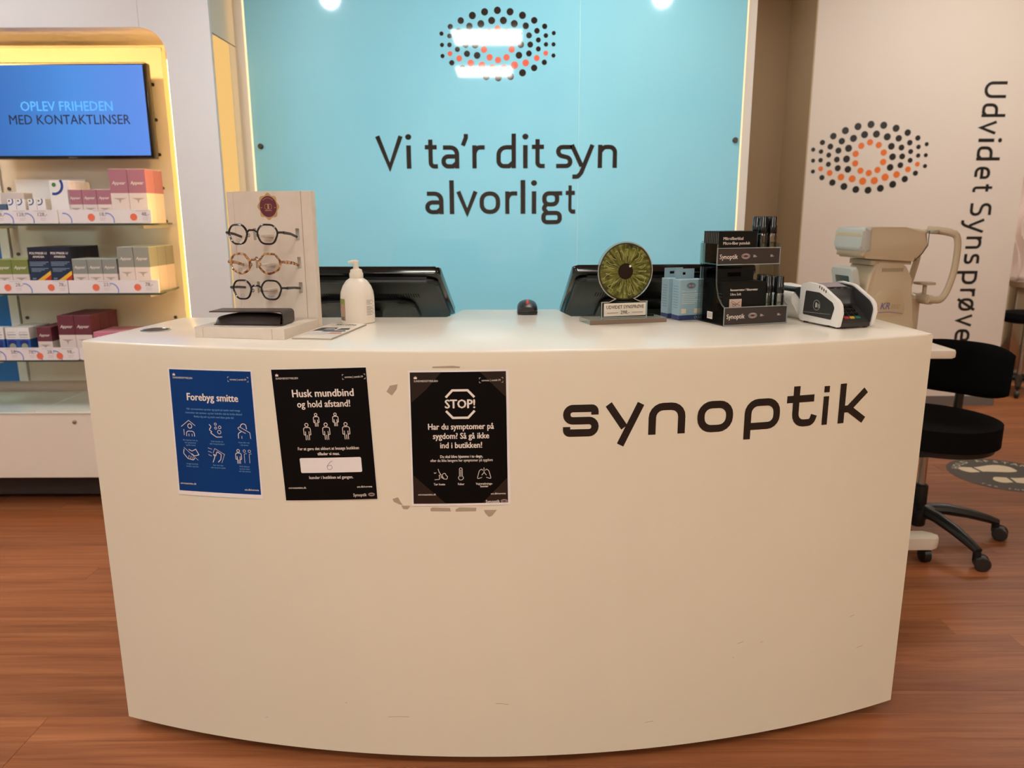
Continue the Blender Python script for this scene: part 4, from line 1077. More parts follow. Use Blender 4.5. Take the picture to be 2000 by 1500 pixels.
# --- leaflet beside the stand
lf = thing('leaflet', 'slim white leaflet stack with eyewear photos beside the stand', 'leaflet', (-.404, 1.702, Zc), math.radians(-9))
b = MB(); b.rbox(-.094, 0, .0002, 0, .232, .0035, .0004, 1); b.build('pages', mat('pages_grey', (176, 166, 152), 0.6), lf)
b = MB(); b.rbox(-.0935, .0, .0035, 0, .232, .0046, .0003, 1); b.build('cover', mat('cover_cream', (230, 218, 204), 0.35), lf)
b = MB(); f = lambda x, y: (x, y, .0049); b.text('Brille', -.042, .196, .026, f, 0, bold=.03); b.rib([(-.075, .182), (-.02, .182)], .002, f, 1); b.build('cover_lettering', [ink_black, ink_grey], lf, flip=False)
b = MB()
for (x, y, w_, h_, mi) in ((-.088, .10, .05, .055, 0), (-.060, .085, .05, .03, 1), (-.036, .120, .03, .03, 0), (-.085, .045, .05, .04, 2), (-.036, .06, .034, .022, 3), (-.07, .12, .03, .02, 2), (-.03, .095, .025, .02, 0)):
    b.poly([(x, y), (x + w_, y + .004), (x + w_ - .006, y + h_), (x + .004, y + h_ - .005)], lambda a, c: (a, c, .0049 + .00006 * mi), mi)
b.build('cover_picture', [mat('pic_black', (32, 32, 36), .5), mat('pic_grey', (120, 118, 122), .5), mat('pic_pale', (206, 198, 196), .5), mat('pic_salmon', (214, 140, 120), .5)], lf, flip=False)

# --- soap bottle
bo = thing('soap_bottle', 'white pump soap bottle standing beside the leaflet', 'bottle', (-.400, 1.992, Zc), math.radians(12))
cream = mat('bottle_cream', (234, 222, 206), 0.35)
b = MB(); b.lathe([(.040, 0), (.0432, .002), (.0432, .066), (.0415, .08), (.036, .095), (.027, .108), (.0165, .1155), (.0165, .118)], 40); b.build('body', cream, bo)
b = MB(); b.lathe([(.0172, .116), (.0176, .118), (.0176, .126), (.0155, .130), (.0145, .136), (.0085, .139), (.0075, .139)], 28); b.build('collar', cream, bo)
b = MB(); b.lathe([(.0072, .137), (.0072, .150), (.0082, .152), (.0078, .158), (.004, .160)], 20); b.tube([(0, 0, .155), (-.009, 0, .1558), (-.0155, 0, .1552), (-.0185, 0, .1535)], [.0055, .0048, .004, .0034], 12); b.build('pump_head', cream, bo)
def cyl_patch(a0, a1, z0, z1, r, m, nm):
    b = MB(); n = 8; V = []
    for i in range(n + 1):
        a = math.radians(a0 + (a1 - a0) * i / n); V += [(r * math.cos(a), r * math.sin(a), z0), (r * math.cos(a), r * math.sin(a), z1)]
    b.add(V, [(2 * i, 2 * i + 2, 2 * i + 3, 2 * i + 1) for i in range(n)]); return b.build(nm, m, bo, flip=False)
cyl_patch(178, 222, .008, .064, .0434, mat('label_tan', (176, 150, 120), .4), 'label')
cyl_patch(178, 219, .050, .064, .0437, mat('label_green', (132, 150, 60), .4), 'label_band')
cyl_patch(178, 218, .030, .040, .0437, mat('label_red', (196, 140, 120), .4), 'label_band')
cyl_patch(178, 217, .009, .018, .0437, mat('label_brown', (120, 100, 84), .4), 'label_band')
b = MB(); fc = lambda x, y: (.0435 * math.cos(math.radians(300) + x / .0435), .0435 * math.sin(math.radians(300) + x / .0435), y)
for k in range(13):
    if k == 4: continue
    b.rib([(0, .060 - .0031 * k), (.010, .060 - .0031 * k), (.020 + .003 * (k % 3), .060 - .0031 * k)], .0011, fc)
b.build('fine_print', ink_grey, bo, flip=False)

# --- monitors leaning back behind the counter
def monitor(label, x0, x1, yz0, yz1, yaw):
    cx = (x0 + x1) / 2; W = x1 - x0
    (ya, za), (yb, zb) = yz0, yz1
    L = math.hypot(yb - ya, zb - za); ang = math.atan2(zb - za, yb - ya)     # local v runs from top edge back and down
    t = thing('monitor', label, 'monitor', (cx, ya, za), yaw, 'monitors behind the counter')
    M = Matrix.Rotation(ang, 4, 'X')       # local: x width, y along panel, z normal (screen side up)
    b = MB(); b.prism(rrect(-W / 2, 0, W / 2, L, .014), .0, .020, 0, M, .004, 2); b.build('bezel', blk_gloss, t)
    b = MB(); b.prism(rrect(-W / 2 + .012, .03, W / 2 - .012, L - .01, .03), -.016, .0, 0, M, .010, 3); sh = b.build('rear_shell', blk_plastic, t)
    b = MB(); b.prism(rrect(-W * .30, L * .42, W * .30, L - .02, .05), -.032, -.016, 0, M, .010, 3); b.build('rear_hump', blk_plastic, t)
    b = MB()
    for k in range(48):
        x = -W * .34 + W * .68 * k / 47; b.box(x - .0012, L * .33, -.0172, x + .0012, L * .41, -.0158, 0, M)
    b.build('vent_slots', mat('vent_black', (6, 6, 6), .8), t)['kind'] = 'stuff'
    b = MB(); b.box(-W / 2 + .012, .012, .0202, W / 2 - .012, L - .018, .0208, 0, M); b.build('screen', mat('screen_dark', (30, 34, 40), .1), t)
    mid = M @ Vector((0, L * .62, -.03))
    b = MB(); b.box(-.04, mid.y - .02, .727 - za, .04, mid.y + .02, mid.z); b.build('stand_neck', blk_plastic, t)
    b = MB(); b.rbox(-.12, mid.y - .09, .7252 - za, .12, mid.y + .09, .742 - za, .004, 2); b.build('stand_foot', blk_plastic, t)
    return t
monitor('black monitor seen from behind, left of the mouse beside the soap bottle', -.70, -.196, (2.13, 1.106), (2.50, .945), math.radians(-2))
monitor('black monitor seen from behind, right of the mouse behind the eye trophy', .168, .68, (2.13, 1.109), (2.50, .945), math.radians(2))

# --- mouse
ms = thing('computer_mouse', 'small black computer mouse with red scroll wheel', 'mouse', (.044, 2.175, Zc))
def mouse_geo(x0, x1, n=14):
    b = MB(); V = []; F = []; nu, nv = 16, 12
    for i in range(nu + 1):
        t = i / nu; y = -.05 + .10 * t
        hw = .029 * (1 - (abs(2 * t - 1)) ** 4 * .28); hh = .036 * (math.sin(PI * (.16 + .70 * t)) ** .8)
        for j in range(nv + 1):
            a = PI * j / nv; V.append((hw * math.cos(a), y, .002 + hh * max(0, math.sin(a)) ** .55))
    for i in range(nu):
        for j in range(nv): k = i * (nv + 1) + j; F.append((k, k + 1, k + nv + 2, k + nv + 1))
    F.append(tuple(range(nv + 1))); F.append(tuple(nu * (nv + 1) + j for j in range(nv + 1)))
    b.add(V, F); return b
mouse_geo(0, 0).build('shell', mat('mouse_black', (34, 34, 34), .35), ms)
b = MB(); b.rbox(-.0275, -.0505, .001, .0275, .045, .012, .003, 2); b.build('base_rim', mat('mouse_base', (16, 16, 16), .25), ms)
b = MB(); b.lathe([(.001, -.004), (.009, -.0035), (.010, 0), (.009, .0035), (.001, .004)], 18, M=T(0, -.030, .0305) @ Matrix.Rotation(PI / 2, 4, "Y")); b.build('scroll_wheel', mat('wheel_red', (196, 60, 56), .4), ms)

# --- eye trophy
TA = math.radians(15)
tr = thing('eye_trophy', 'round green iris trophy on clear base with price plate', 'trophy', (.197, 1.922, Zc), TA)
b = MB(); b.rbox(0, 0, 0, .211, .078, .012, .001, 1); b.build('base_plate', acrylic, tr)
b = MB(); b.box(.0, -.0003, .0, .211, .0002, .0115); b.build('base_edge', mat('edge_brown', (126, 108, 92), .25), tr)
b = MB(); outline = [(.044, .012), (.170, .012), (.170, .052), (.150, .052)]
cz, cx = .130, .107; R_ = .0745
a0 = math.asin((.060 - cz) / R_)
pts = [(cx + R_ * math.cos(a), cz + R_ * math.sin(a)) for a in [a0 + (PI - 2 * a0) * k / 40 for k in range(41)]]
poly = outline + pts + [(.064, .052), (.044, .052)]
b.prism(poly, .034, .043, 0, XZ, .001, 1); b.build('clear_plate', acrylic, tr)
b = MB(); b.rib([(x, z) for x, z in poly], .0022, lambda x, y: (x, .0335, y), closed=True); b.build('plate_edge', mat('edge_pale', (176, 172, 160), .2), tr, flip=False)
b = MB(); b.poly(circle(.0715, 64), lambda x, y: (x, 0, y)); b.build('iris_disc', iris_m, tr, loc=(cx, .0332, cz), flip=False)
b = MB(); b.rib(circle(.0705, 64), .003, lambda x, y: (cx + x, .0329, cz + y), closed=True); b.build('limbal_ring', mat('limbal', (56, 50, 30), .2), tr, flip=False)
b = MB(); b.poly(circle(.0205, 32), lambda x, y: (cx + x, .0327, cz + y)); b.build('pupil', mat('pupil', (26, 18, 16), .1), tr, flip=False)
b = MB(); b.poly(circle(.003, 12, .012, .013), lambda x, y: (cx + x, .0322, cz + y)); b.build('glint', ink_white, tr, flip=False)
rnd = random.Random(3)
b = MB()
for k in range(22):
    a = 2 * PI * k / 22 + rnd.uniform(-.08, .08); r0 = rnd.uniform(.03, .04); r1 = rnd.uniform(.054, .064)
    def pol(r, da=0): return (r * math.cos(a + da), r * math.sin(a + da))
    b.rib([pol(r0), (*pol((r0 + r1) / 2, rnd.uniform(-.12, .12)), .006), (*pol(r1, rnd.uniform(-.06, .06)), .004), pol(r1 - .003, rnd.uniform(.06, .16))], .0012, lambda x, y: (cx + x, .0326, cz + y))
b.build('iris_fibres', mat('fibre_yellow', (168, 170, 96), .3), tr, flip=False)
b = MB(); b.box(.050, .0320, .016, .166, .0335, .049); b.build('price_plate', mat('plate_cream', (236, 224, 206), .4), tr)
b = MB(); f = front(.0314); b.text('UDVIDET SYNSPRØVE', .108, .035, .0125, f, 0, bold=.015, sx=.86); b.text('298,-', .108, .0212, .0125, f, 0, bold=.008); b.rib([(.058, .0245), (.089, .0245)], .0009, f); b.rib([(.127, .0245), (.158, .0245)], .0009, f); b.build('plate_lettering', mat('ink_brown', (58, 42, 32), .5), tr, flip=False)

# --- pale blue hanging boxes
pbm = mat('box_pale_blue', (152, 182, 194), .5); pbd = mat('box_navy_foot', (48, 62, 106), .5)
BA = math.radians(19)
for k, (x, y, lbl) in enumerate(((.437, 2.003, 'pale blue hanging box, the front one beside the clear dispenser'), (.416, 2.045, 'pale blue hanging box, the rear one behind its twin'))):
    t = thing('hanging_box', lbl, 'box', (x, y, Zc), BA, 'pale blue hanging boxes on the counter')
    w_, h_, d_ = .073, .106, .036
    b = MB(); b.rbox(0, 0, .0125, w_, d_, h_, .0008, 1); b.build('carton', pbm, t)
    b = MB(); b.rbox(-.0002, -.0002, 0, w_ + .0002, d_ + .0002, .013, .0006, 1); b.build('navy_foot', pbd, t)
    b = MB()
    for (a, c, e, g_) in ((.006, h_, .022, h_ + .026), (.036, h_, .062, h_ + .026), (.022, h_, .036, h_ + .010), (.022, h_ + .017, .036, h_ + .026)): b.box(a, d_ - .003, c, e, d_ - .0022, g_)
    b.build('hang_tab', pbm, t)
    if k == 0:
        b = MB(); f = front(-.0006); eye_small(b, .034, .090, .026, f, 0, 1); b.build('eye_mark', [mat('mark_slate', (92, 96, 110), .5), mat('mark_orange', (176, 108, 92), .5)], t, flip=False)
        b = MB()
        b.text('Rens og plejesæt', .008, .074, .0062, f, 0, 'LEFT')
        for q in range(6): b.rib([(.008, .068 - .0048 * q), (.060 - .007 * (q % 3), .068 - .0048 * q)], .0012, f)
        for (a, c) in ((.016, .007), (.024, .007)): b.rib(circle(.0032, 12, a + .034, c), .0006, front(-.0008), closed=True)
        b.build('box_print', mat('print_pale', (214, 224, 214), .5), t, flip=False)
        for a in (.007, .046):
            b = MB(); b.box(a, -.0010, .018, a + .014, -.0004, .030); b.build('sticker', mat('sticker_cream', (226, 214, 190), .5), t)
    b = MB()
    for q in range(9): b.rib([(.006, .088 - .007 * q), (d_ - .007, .088 - .007 * q)], .0012, lambda x, y: (-.0006, x, y))
    b.build('side_print', mat('print_slate', (104, 134, 150), .5), t, flip=False)

# --- clear two tier dispenser
DA_ = math.radians(17)
dsp = thing('clear_dispenser', 'clear two tier acrylic dispenser of cloths and spray bottles', 'dispenser', (.524, 1.892, Zc), DA_)
DPW, DPD = .185, .125
side = [(0, 0), (DPD, 0), (DPD, .20), (.045, .20), (.045, .15), (.042, .10), (.030, .070), (.012, .052), (0, .046)]
YZ = Matrix(((0, 0, 1, 0), (1, 0, 0, 0), (0, 1, 0, 0), (0, 0, 0, 1)))     # (x,y,z)->(z,x,y)
for x in (0, DPW - .003):
    b = MB(); b.prism(side, x, x + .003, 0, YZ); b.build('side_wall', acrylic, dsp)
    b = MB()
    V, F = ribbon([(.0, .001), (.0, .046), (.012, .052, .01), (.030, .070, .02), (.042, .10, .05), (.045, .15), (.045, .199)], .0016)
    b.add([(x + .0002, y, z) for y, z in V] + [(x + .0028, y, z) for y, z in V], F + [tuple(i + len(V) for i in f_) for f_ in F]); b.build('side_edge', acrylic_edge, dsp, flip=False)
b = MB(); b.box(.003, 0, 0, DPW - .003, DPD, .003); b.build('lower_tray', acrylic, dsp)
b = MB(); b.box(.003, .045, .148, DPW - .003, DPD, .151); b.build('upper_tray', acrylic, dsp)
b = MB(); b.box(.003, DPD - .003, .003, DPW - .003, DPD, .205); b.build('back_wall', acrylic, dsp)
grl = mat('lip_brown', (62, 53, 51), .3, spec=.3)
for (y, z0, z1, nm) in ((0, .004, .044, 'lower'), (.045, .150, .187, 'upper')):
    b = MB(); b.box(.003, y, z0, DPW - .003, y + .002, z1); b.build('front_lip', grl, dsp)
    f = front(y - .0006); b = MB(True); zc = (z0 + z1) / 2
    b.text('Synoptik', .008, zc - .006, .0165, f, 0, 'LEFT', .012, .9); b.text('20,-', .110, zc - .0025, .0075, f, 0, bold=.01); b.text('30,-', .160, zc - .0025, .0075, f, 0, bold=.01); b.split('lip_text', ink_white, dsp)
    b = MB(); eye_small(b, .083, zc, .024, f, 0, 1); b.build('eye_mark', [MATS['mark_grey'], MATS['mark_red']], dsp, flip=False)
    b = MB(); b.rib([(.0015, z0 - .002), (DPW - .0015, z0 - .002), (DPW - .0015, z1 + .002), (.0015, z1 + .002)], .002, f, closed=True); b.build('lip_edge', acrylic_edge, dsp, flip=False)
b = MB(); f = lambda x, y: (-.0006, x, y); b.poly([(.050, .012), (.075, .012), (.075, .030), (.050, .030)], f); b.build('barcode_sticker', paper_white, dsp, flip=False)
b = MB()
for q in range(6): b.rib([(.053 + q * .0036, .015), (.053 + q * .0036, .028)], .0012 if q % 2 else .002, lambda x, y: (-.0009, x, y))
b.build('barcode_lines', ink_grey, dsp, flip=False)
def dloc(lx, ly, lz): return (.524 + lx * math.cos(DA_) - ly * math.sin(DA_), 1.892 + lx * math.sin(DA_) + ly * math.cos(DA_), Zc + lz)
# cloth packets on the upper tray
pk1 = mat('packet_black', (15, 14, 13), .45, spec=.2); pk2 = mat('packet_edge', (96, 92, 84), .5)
cnt = ['front', 'second', 'third', 'fourth', 'fifth', 'sixth', 'seventh', 'eighth', 'ninth']
b = MB(); b.rbox(0, 0, 0, .110, .0070, .079, .0007, 1); pme = b.mesh('sleeve', pk1)
b = MB(); b.box(-.0003, .0022, .002, .0, .0050, .077); pel = b.mesh('sleeve_edge', pk2)
for k in range(9):
    t = thing('cloth_packet', 'black microfibre cloth packet, %s of nine in the upper tier' % cnt[k], 'packet', dloc(.006, .0490 + k * .0080, .1512), DA_, 'cloth packets in the clear dispenser')
    for me in (pme, pel): o = bpy.data.objects.new(me.name.split('.')[0], me); COL.objects.link(o); o.parent = t
    if k == 0:
        b = MB(); f = front(-.0006); b.text('Mikrofiberklud', .012, .058, .0105, f, 0, 'LEFT', .012, .92); b.text('Micro-fiber putsduk', .012, .0465, .0105, f, 0, 'LEFT', .012, .92); b.build('lettering', ink_white, t, flip=False)
# spray bottles
b = MB(); b.lathe([(.0110, 0), (.0122, .001), (.0122, .066), (.0105, .073), (.0080, .077)], 18); bg = b.mesh('glass_body', bottle_glass)
b = MB(); b.lathe([(.0098, .003), (.0098, .052)], 14); bgl = b.mesh('liquid', clear('spray_liquid', (246, 246, 240), .12))
b = MB(); b.lathe([(.0112, .073), (.0118, .074), (.0118, .092), (.0104, .094), (.0098, .113), (.0088, .115)], 18); bc = b.mesh('black_cap', mat('cap_black', (16, 16, 16), .25))
b = MB(); b.text('Synoptik', 0, .048, .0078, lambda x, y: (.0124 * math.sin(x / .0124), -.0124 * math.cos(x / .0124), y), 0, bold=.01); bt = b.mesh('lettering', ink_black, flip=False)
for tier, spots, lz in (('upper', [(.168, .062), (.141, .064), (.168, .088), (.141, .090), (.155, .112)], .1512), ('lower', [(.168, .016), (.168, .042), (.144, .030), (.168, .068), (.144, .056), (.166, .094)], .0032)):
    for k, (lx, ly) in enumerate(spots):
        t = thing('spray_bottle', 'glass lens spray bottle with black cap, %s in the %s tier' % (cnt[k], tier), 'bottle', dloc(lx, ly, lz), DA_, 'spray bottles in the clear dispenser')
        for me in (bg, bgl, bc, bt): o = bpy.data.objects.new(me.name.split('.')[0], me); COL.objects.link(o); o.parent = t
# wipes boxes on the lower tray
for k in range(2):
    t = thing('wipes_box', ('black wipes box with small picture, front of the lower tier', 'black wipes box behind its twin in the lower tier')[k], 'box', dloc(.006, .014 + k * .052, .0032), DA_, 'wipes boxes in the clear dispenser')
    w_, h_, d_ = .122, .104, .046
    b = MB(); b.rbox(0, 0, 0, w_, d_, h_, .0008, 1); b.build('carton', mat('wipes_black', (18, 17, 15), .45, spec=.2), t)
    b = MB()
    for (a, c, e, g_) in ((0, h_, .036, h_ + .030), (.075, h_, .112, h_ + .030), (.036, h_, .075, h_ + .010), (.036, h_ + .021, .075, h_ + .030)): b.box(a, d_ - .002, c, e, d_ - .0012, g_)
    b.build('hang_tab', MATS['wipes_black'], t)
    if k == 0:
        b = MB(); f = front(-.0006); b.text('Renseservietter / Våtservetter', .018, .082, .0080, f, 0, 'LEFT', .02, .80); b.text('Ultra Soft', .018, .071, .0088, f, 0, 'LEFT', .004, .9); b.build('lettering', ink_white, t, flip=False)
        b = MB(); b.poly([(.017, .040), (.052, .040), (.052, .062), (.017, .062)], f, 0); f2_ = front(-.0010); b.rib([(.021, .055), (.034, .046, .004), (.048, .056)], .0012, f2_, 1); b.rib([(.023, .058), (.048, .045)], .001, f2_, 1); b.rib(circle(.005, 12, .031, .047, .0035), .0008, f2_, 1, True); b.build('box_picture', [mat('pic_rose', (204, 176, 160), .5), mat('pic_line', (84, 64, 56), .5)], t, flip=False)
        b = MB()
        for q in range(8): b.rib([(.006, .075 - .008 * q), (d_ - .012, .075 - .008 * q)], .0012, lambda x, y: (-.0006, x, y))
        b.build('side_print', mat('print_dim', (96, 92, 86), .5), t, flip=False)

# --- card terminal
TE = math.radians(17)
tm = thing('card_terminal', 'white and grey card terminal with contactless panel', 'card terminal', (.785, 1.832, Zc), TE)
TW, TL = .108, .150
prof = round_path([(.004, .004, .003), (-.006, .050, .02), (.010, .068, .03), (.075, .1, .05), (.125, .104, .02), (.150, .098, .012), (.150, .006, .006), (.10, .004), (.09, .008), (.04, .008), (.03, .004)], True)
for x0, x1, nm in ((0, .010, 'left'), (TW - .010, TW, 'right')):
    b = MB(); b.prism(prof, x0, x1, 0, YZ, .003, 2); b.build('side_shell', wht_plastic, tm)
inn = round_path([(.006, .012, .004), (-.001, .050, .02), (.014, .066, .03), (.076, .0965, .05), (.120, .100), (.14, .012)], True)
for x0, x1 in ((.0096, .0125), (TW - .0125, TW - .0096)):
    b = MB(); b.prism(inn, x0, x1, 0, YZ); b.build('inner_wall', dark_grey, tm)
b = MB(); b.prism([(.004, .004), (.148, .004), (.148, .096), (.125, .1005), (.072, .090), (.068, .070), (.063, .053), (.004, .014)], .0115, TW - .0115, 0, YZ, .002, 1); core = b.build('core', dark_grey, tm)
b = MB(); b.box(.006, .149, .01, TW - .006, .1505, .095); b.build('rear_cap', wht_plastic, tm)
sl = lambda t: (.076 + .046 * t, .0914 + .0092 * t)
y0, z0 = sl(.15); y1, z1 = sl(.95)
b = MB(); b.add([(.022, y0, z0 + .0010), (TW - .022, y0, z0 + .0010), (TW - .022, y1, z1 + .0010), (.022, y1, z1 + .0010)], [(0, 1, 2, 3)]); b.build('display', mat('lcd_violet', (112, 100, 118), .08), tm, flip=False)
b = MB()
for k in range(3): 
    x = .028 + k * .020; b.box(x, .0732, .0908, x + .011, .0755, .0922)
b.build('soft_key_row', blk_gloss, tm)
b = MB(); b.rbox(-.005, -.0045, 0, .005, .0045, .003, .0012, 2); kk = b.mesh('key', blk_gloss)
kcol = [mat('key_red', (180, 50, 60), .4), mat('key_yellow', (214, 170, 60), .4), mat('key_green', (30, 110, 90), .4), dark_grey]
ks = []
for r in range(4):
    for c in range(4):
        if r == 0 and c == 3: continue
        if r == 0:
            b = MB(); b.rbox(-.0065, -.004, 0, .0065, .004, .003, .0014, 2); me = b.mesh('key', kcol[c])
        else: me = kk
        o = bpy.data.objects.new('key', me); COL.objects.link(o); o.parent = tm
        yy = .018 + r * .0112; o.location = (.030 + c * (.0165 if r == 0 else .0145) + (.006 if r == 0 else 0), yy, .014 + (yy - .004) * .039 / .059 + .0002); o.rotation_euler = (math.atan2(.039, .059), 0, 0)
b = MB(); ip = round_path([(.028, .020, .003), (.018, .050, .008), (.026, .062, .012), (.075, .082, .01), (.128, .083, .004), (.134, .022, .004)], True)
b.poly(ip, lambda y, z: (-.0006, y, z)); b.build('contactless_panel', mat('panel_grey', (58, 58, 56), .3), tm, flip=False)
b = MB(); fs = lambda y, z: (-.0010, .083 - y, .050 + z)
b.rib(circle(.0125, 24), .0008, fs, closed=True); b.poly([(-.004, -.006), (-.004, .006), (0, .007), (.002, -.005)], fs)
for k in range(3): b.rib([(.003 + k * .003, .005 - k * .001), (.0045 + k * .003, 0, .003), (.006 + k * .0035, -.006)], .0012, fs)
b.rib([(-.050, -.022), (.052, -.017)], .0006, fs); b.build('contactless_mark', mat('mark_pale', (196, 194, 186), .4), tm, flip=False)
for k in range(4):
    b = MB(); b.box(-.0008, .052 + k * .008, .083 + k * .0032, .001, .0545 + k * .008, .0895 + k * .0032); b.build('speaker_slot', blk_plastic, tm)
for (x, y) in ((.012, .02), (TW - .012, .02), (.012, .135), (TW - .012, .135)):
    b = MB(); b.lathe([(.006, 0), (.006, .006)], 12, M=T(x, y, 0)); b.build('foot', dark_grey, tm)

# --- receipt dock behind the terminal
dk = thing('terminal_dock', 'black and white charging dock behind the card terminal', 'dock', (.735, 2.01, Zc), math.radians(17))
b = MB(); b.prism(round_path([(.030, .0, .01), (.085, .0), (.085, .045), (.0, .075, .006), (-.005, .050, .02)], True), 0, .075, 0, XZ, .004, 2); b.build('white_base', wht_plastic, dk)
b = MB(); b.prism(round_path([(.000, .0785, .006), (.030, .045, .012), (.085, .036), (.085, .070), (.012, .086, .006)], True), -.003, .078, 0, XZ, .004, 2); b.build('black_cover', mat('dock_black', (26, 24, 23), .3), dk)
for k in range(2):
    b = MB(); b.rbox(.020, .010 + k * .03, .074 - k * .0, .070, .026 + k * .03, .080, .002, 1); b.build('cover_rib', blk_gloss, dk)

# --- small white rounded device behind
wr = thing('label_printer', 'white rounded device behind the clear dispenser', 'device', (.862, 2.38, .7252))
b = MB(); b.rbox(-.06, -.07, 0, .035, .07, .325, .018, 4); b.build('casing', wht_plastic, wr)
b = MB(); b.box(-.04, -.0706, .2, .02, -.0698, .208); b.build('paper_slot', dark_grey, wr)

# ------------------------------------------------------------------ instrument table and refractometer
tb = thing('instrument_table', 'white topped instrument table beside the black swivel chair', 'table', (1.36, 3.0, 0))
b = MB(); b.prism(rrect(-.28, -.29, .24, .29, .02), .752, .78, 0, None, .006, 2); b.build('table_top', mat('table_cream', (236, 222, 204), .35), tb)
for fy_ in (-.36, .25):
    b = MB(); b.prism(rrect(-.28, fy_ - .037, .205, fy_ + .037, .036), .062, .105, 0, None, .006, 2); b.build('foot_bar', mat('table_foot', (226, 214, 196), .4), tb)
    for x in (-.24, .165):
        c = MB(); c.lathe([(.018, -.018), (.030, -.012), (.030, .012), (.018, .018)], 18, M=T(x, fy_, .030) @ Matrix.Rotation(PI / 2, 4, 'Y')); c.box(x - .012, fy_ - .012, .03, x + .012, fy_ + .012, .063); c.build('caster', blk_plastic, tb)
b = MB(); b.box(-.10, -.33, .066, -.04, .22, .098); b.build('cross_bar', MATS['table_foot'], tb)
b = MB(); b.rbox(-.11, -.10, .09, -.03, .06, .752, .008, 2); b.build('column', grey_plastic, tb)

kr = thing('refractometer', 'beige eye testing machine with chin rest on the instrument table', 'eye tester', (1.440, 3.03, .7801), math.radians(8))
kr.scale = (.85, .85, .97)
b = MB(); b.prism(rrect(-.15, -.115, .145, .115, .02), 0, .038, 0, None, .005, 2); b.build('base', beige_plastic, kr)
b = MB(); b.prism(round_path([(-.135, .040), (.130, .040, .006), (.128, .075, .006), (.112, .085), (.098, .245, .03), (.06, .30, .02), (-.075, .31, .01), (-.108, .262), (-.135, .085)], True), -.095, .095, 0, XZ, .010, 2); b.build('body', beige_plastic, kr)
b = MB(); b.prism(round_path([(-.085, .092, .02), (-.065, .195, .03), (.05, .205, .03), (.085, .10, .02)], True), -.0985, -.094, 0, XZ, .002, 2); b.build('side_cover', mat('beige_plastic_warm', (194, 174, 142), .45), kr)
b = MB(); f = front(-.0992); b.text('KR', -.046, .125, .038, f, 0, 'LEFT', .02, 1.0, .25); b.build('model_letters', mat('kr_violet', (104, 98, 150), .5), kr, flip=False)
b = MB(); b.text('8800', .006, .125, .028, f, 0, 'LEFT', -.004, .8, .25); b.build('model_number', mat('kr_gold', (170, 146, 110), .5), kr, flip=False)
b = MB(); b.rib([(-.05, .112), (.0, .114, .1), (.07, .106)], .0025, f); b.build('model_underline', MATS['kr_violet'], kr, flip=False)
b = MB()
for k in range(14): b.box(-.05 + k * .0075, -.0962, .272, -.0462 + k * .0075, -.094, .286)
b.build('vent_slots', mat('slot_grey', (150, 136, 112), .6), kr)['kind'] = 'stuff'
# operator screen, tilted, on the left end
sc_ = MB(); Ms = T(-.132, 0, .17) @ Matrix.Rotation(math.radians(-14), 4, 'Y') @ Matrix.Rotation(-PI / 2, 4, 'Y')
sc_.prism(rrect(-.115, -.085, .125, .085, .012), 0, .030, 0, Ms, .006, 2); sc_.build('screen_frame', grey_plastic, kr)
sc_ = MB(); sc_.prism(rrect(-.02, -.055, .095, .055, .004), .0302, .0312, 0, Ms); sc_.build('operator_screen', mat('lcd_green', (58, 62, 56), .12), kr)
# head
hp = round_path([(-.165, .345, .03), (-.150, .325, .02), (.100, .312, .02), (.135, .345, .015), (.150, .375, .01), (.150, .432, .012), (.04, .444), (-.12, .444, .02), (-.17, .430, .02)], True)
b = MB(); b.prism(hp, -.105, .105, 0, XZ, .016, 3); b.build('measuring_head', mat('head_beige', (196, 177, 146), .45), kr)
b = MB(); b.prism(round_path([(-.175, .350, .02), (-.165, .440, .012), (-.118, .447), (-.118, .345)], True), -.108, .108, 0, XZ, .014, 3); b.build('head_cap', grey_plastic, kr)
b = MB(); b.box(-.10, -.085, .298, .095, .085, .318); b.build('neck', mat('neck_beige', (186, 168, 138), .5), kr)
b = MB(); V, F = ribbon(round_path([(.094, .314, 0), (.128, .343, .01), (.1515, .374, .01), (.1520, .430)]), .004); b.add([(x, -.1065, z) for x, z in V], F); b.build('seam_gasket', blk_plastic, kr, flip=False)
# chin rest frame
def bar(path, r, nm, m=beige_plastic, sq=1.0): b = MB(); b.tube(path, r, 10, sq=sq); return b.build(nm, m, kr)
def smooth3(pts, n=6):
    out = []
    P = [Vector(p) for p in pts]; P = [P[0] * 2 - P[1]] + P + [P[-1] * 2 - P[-2]]
    for i in range(1, len(P) - 2):
        for k in range(n):
            t = k / n; out.append(.5 * ((2 * P[i]) + (P[i + 1] - P[i - 1]) * t + (2 * P[i - 1] - 5 * P[i] + 4 * P[i + 1] - P[i + 2]) * t * t + (3 * P[i] - P[i - 1] - 3 * P[i + 1] + P[i + 2]) * t ** 3))
    out.append(P[-2]); return out
b = MB(); b.rbox(.150, -.03, .001, .205, .03, .155, .012, 3); b.build('rest_column', beige_plastic, kr)
bar(smooth3([(.150, -.0, .165), (.19, 0, .155), (.235, -.0, .160)]), .026, 'rest_arm', sq=.8)
for sy in (-1,):
    bar(smooth3([(.185, sy * .10, .160), (.255, sy * .10, .165), (.292, sy * .10, .24), (.304, sy * .10, .33), (.294, sy * .10, .405), (.255, sy * .08, .425), (.205, sy * .02, .432)]), .015, 'head_frame')
bar(smooth3([(.20, .08, .165), (.225, .085, .24), (.245, .085, .33), (.22, .06, .415)]), .014, 'head_frame')
bar([(.20, -.10, .158), (.20, .09, .158)], .022, 'frame_cross', sq=.9)
b = MB(); b.prism(rrect(.170, -.09, .225, .05, .02), .418, .432, 0, None, .004, 2); b.build('forehead_rest', mat('rest_grey', (168, 162, 146), .5), kr)
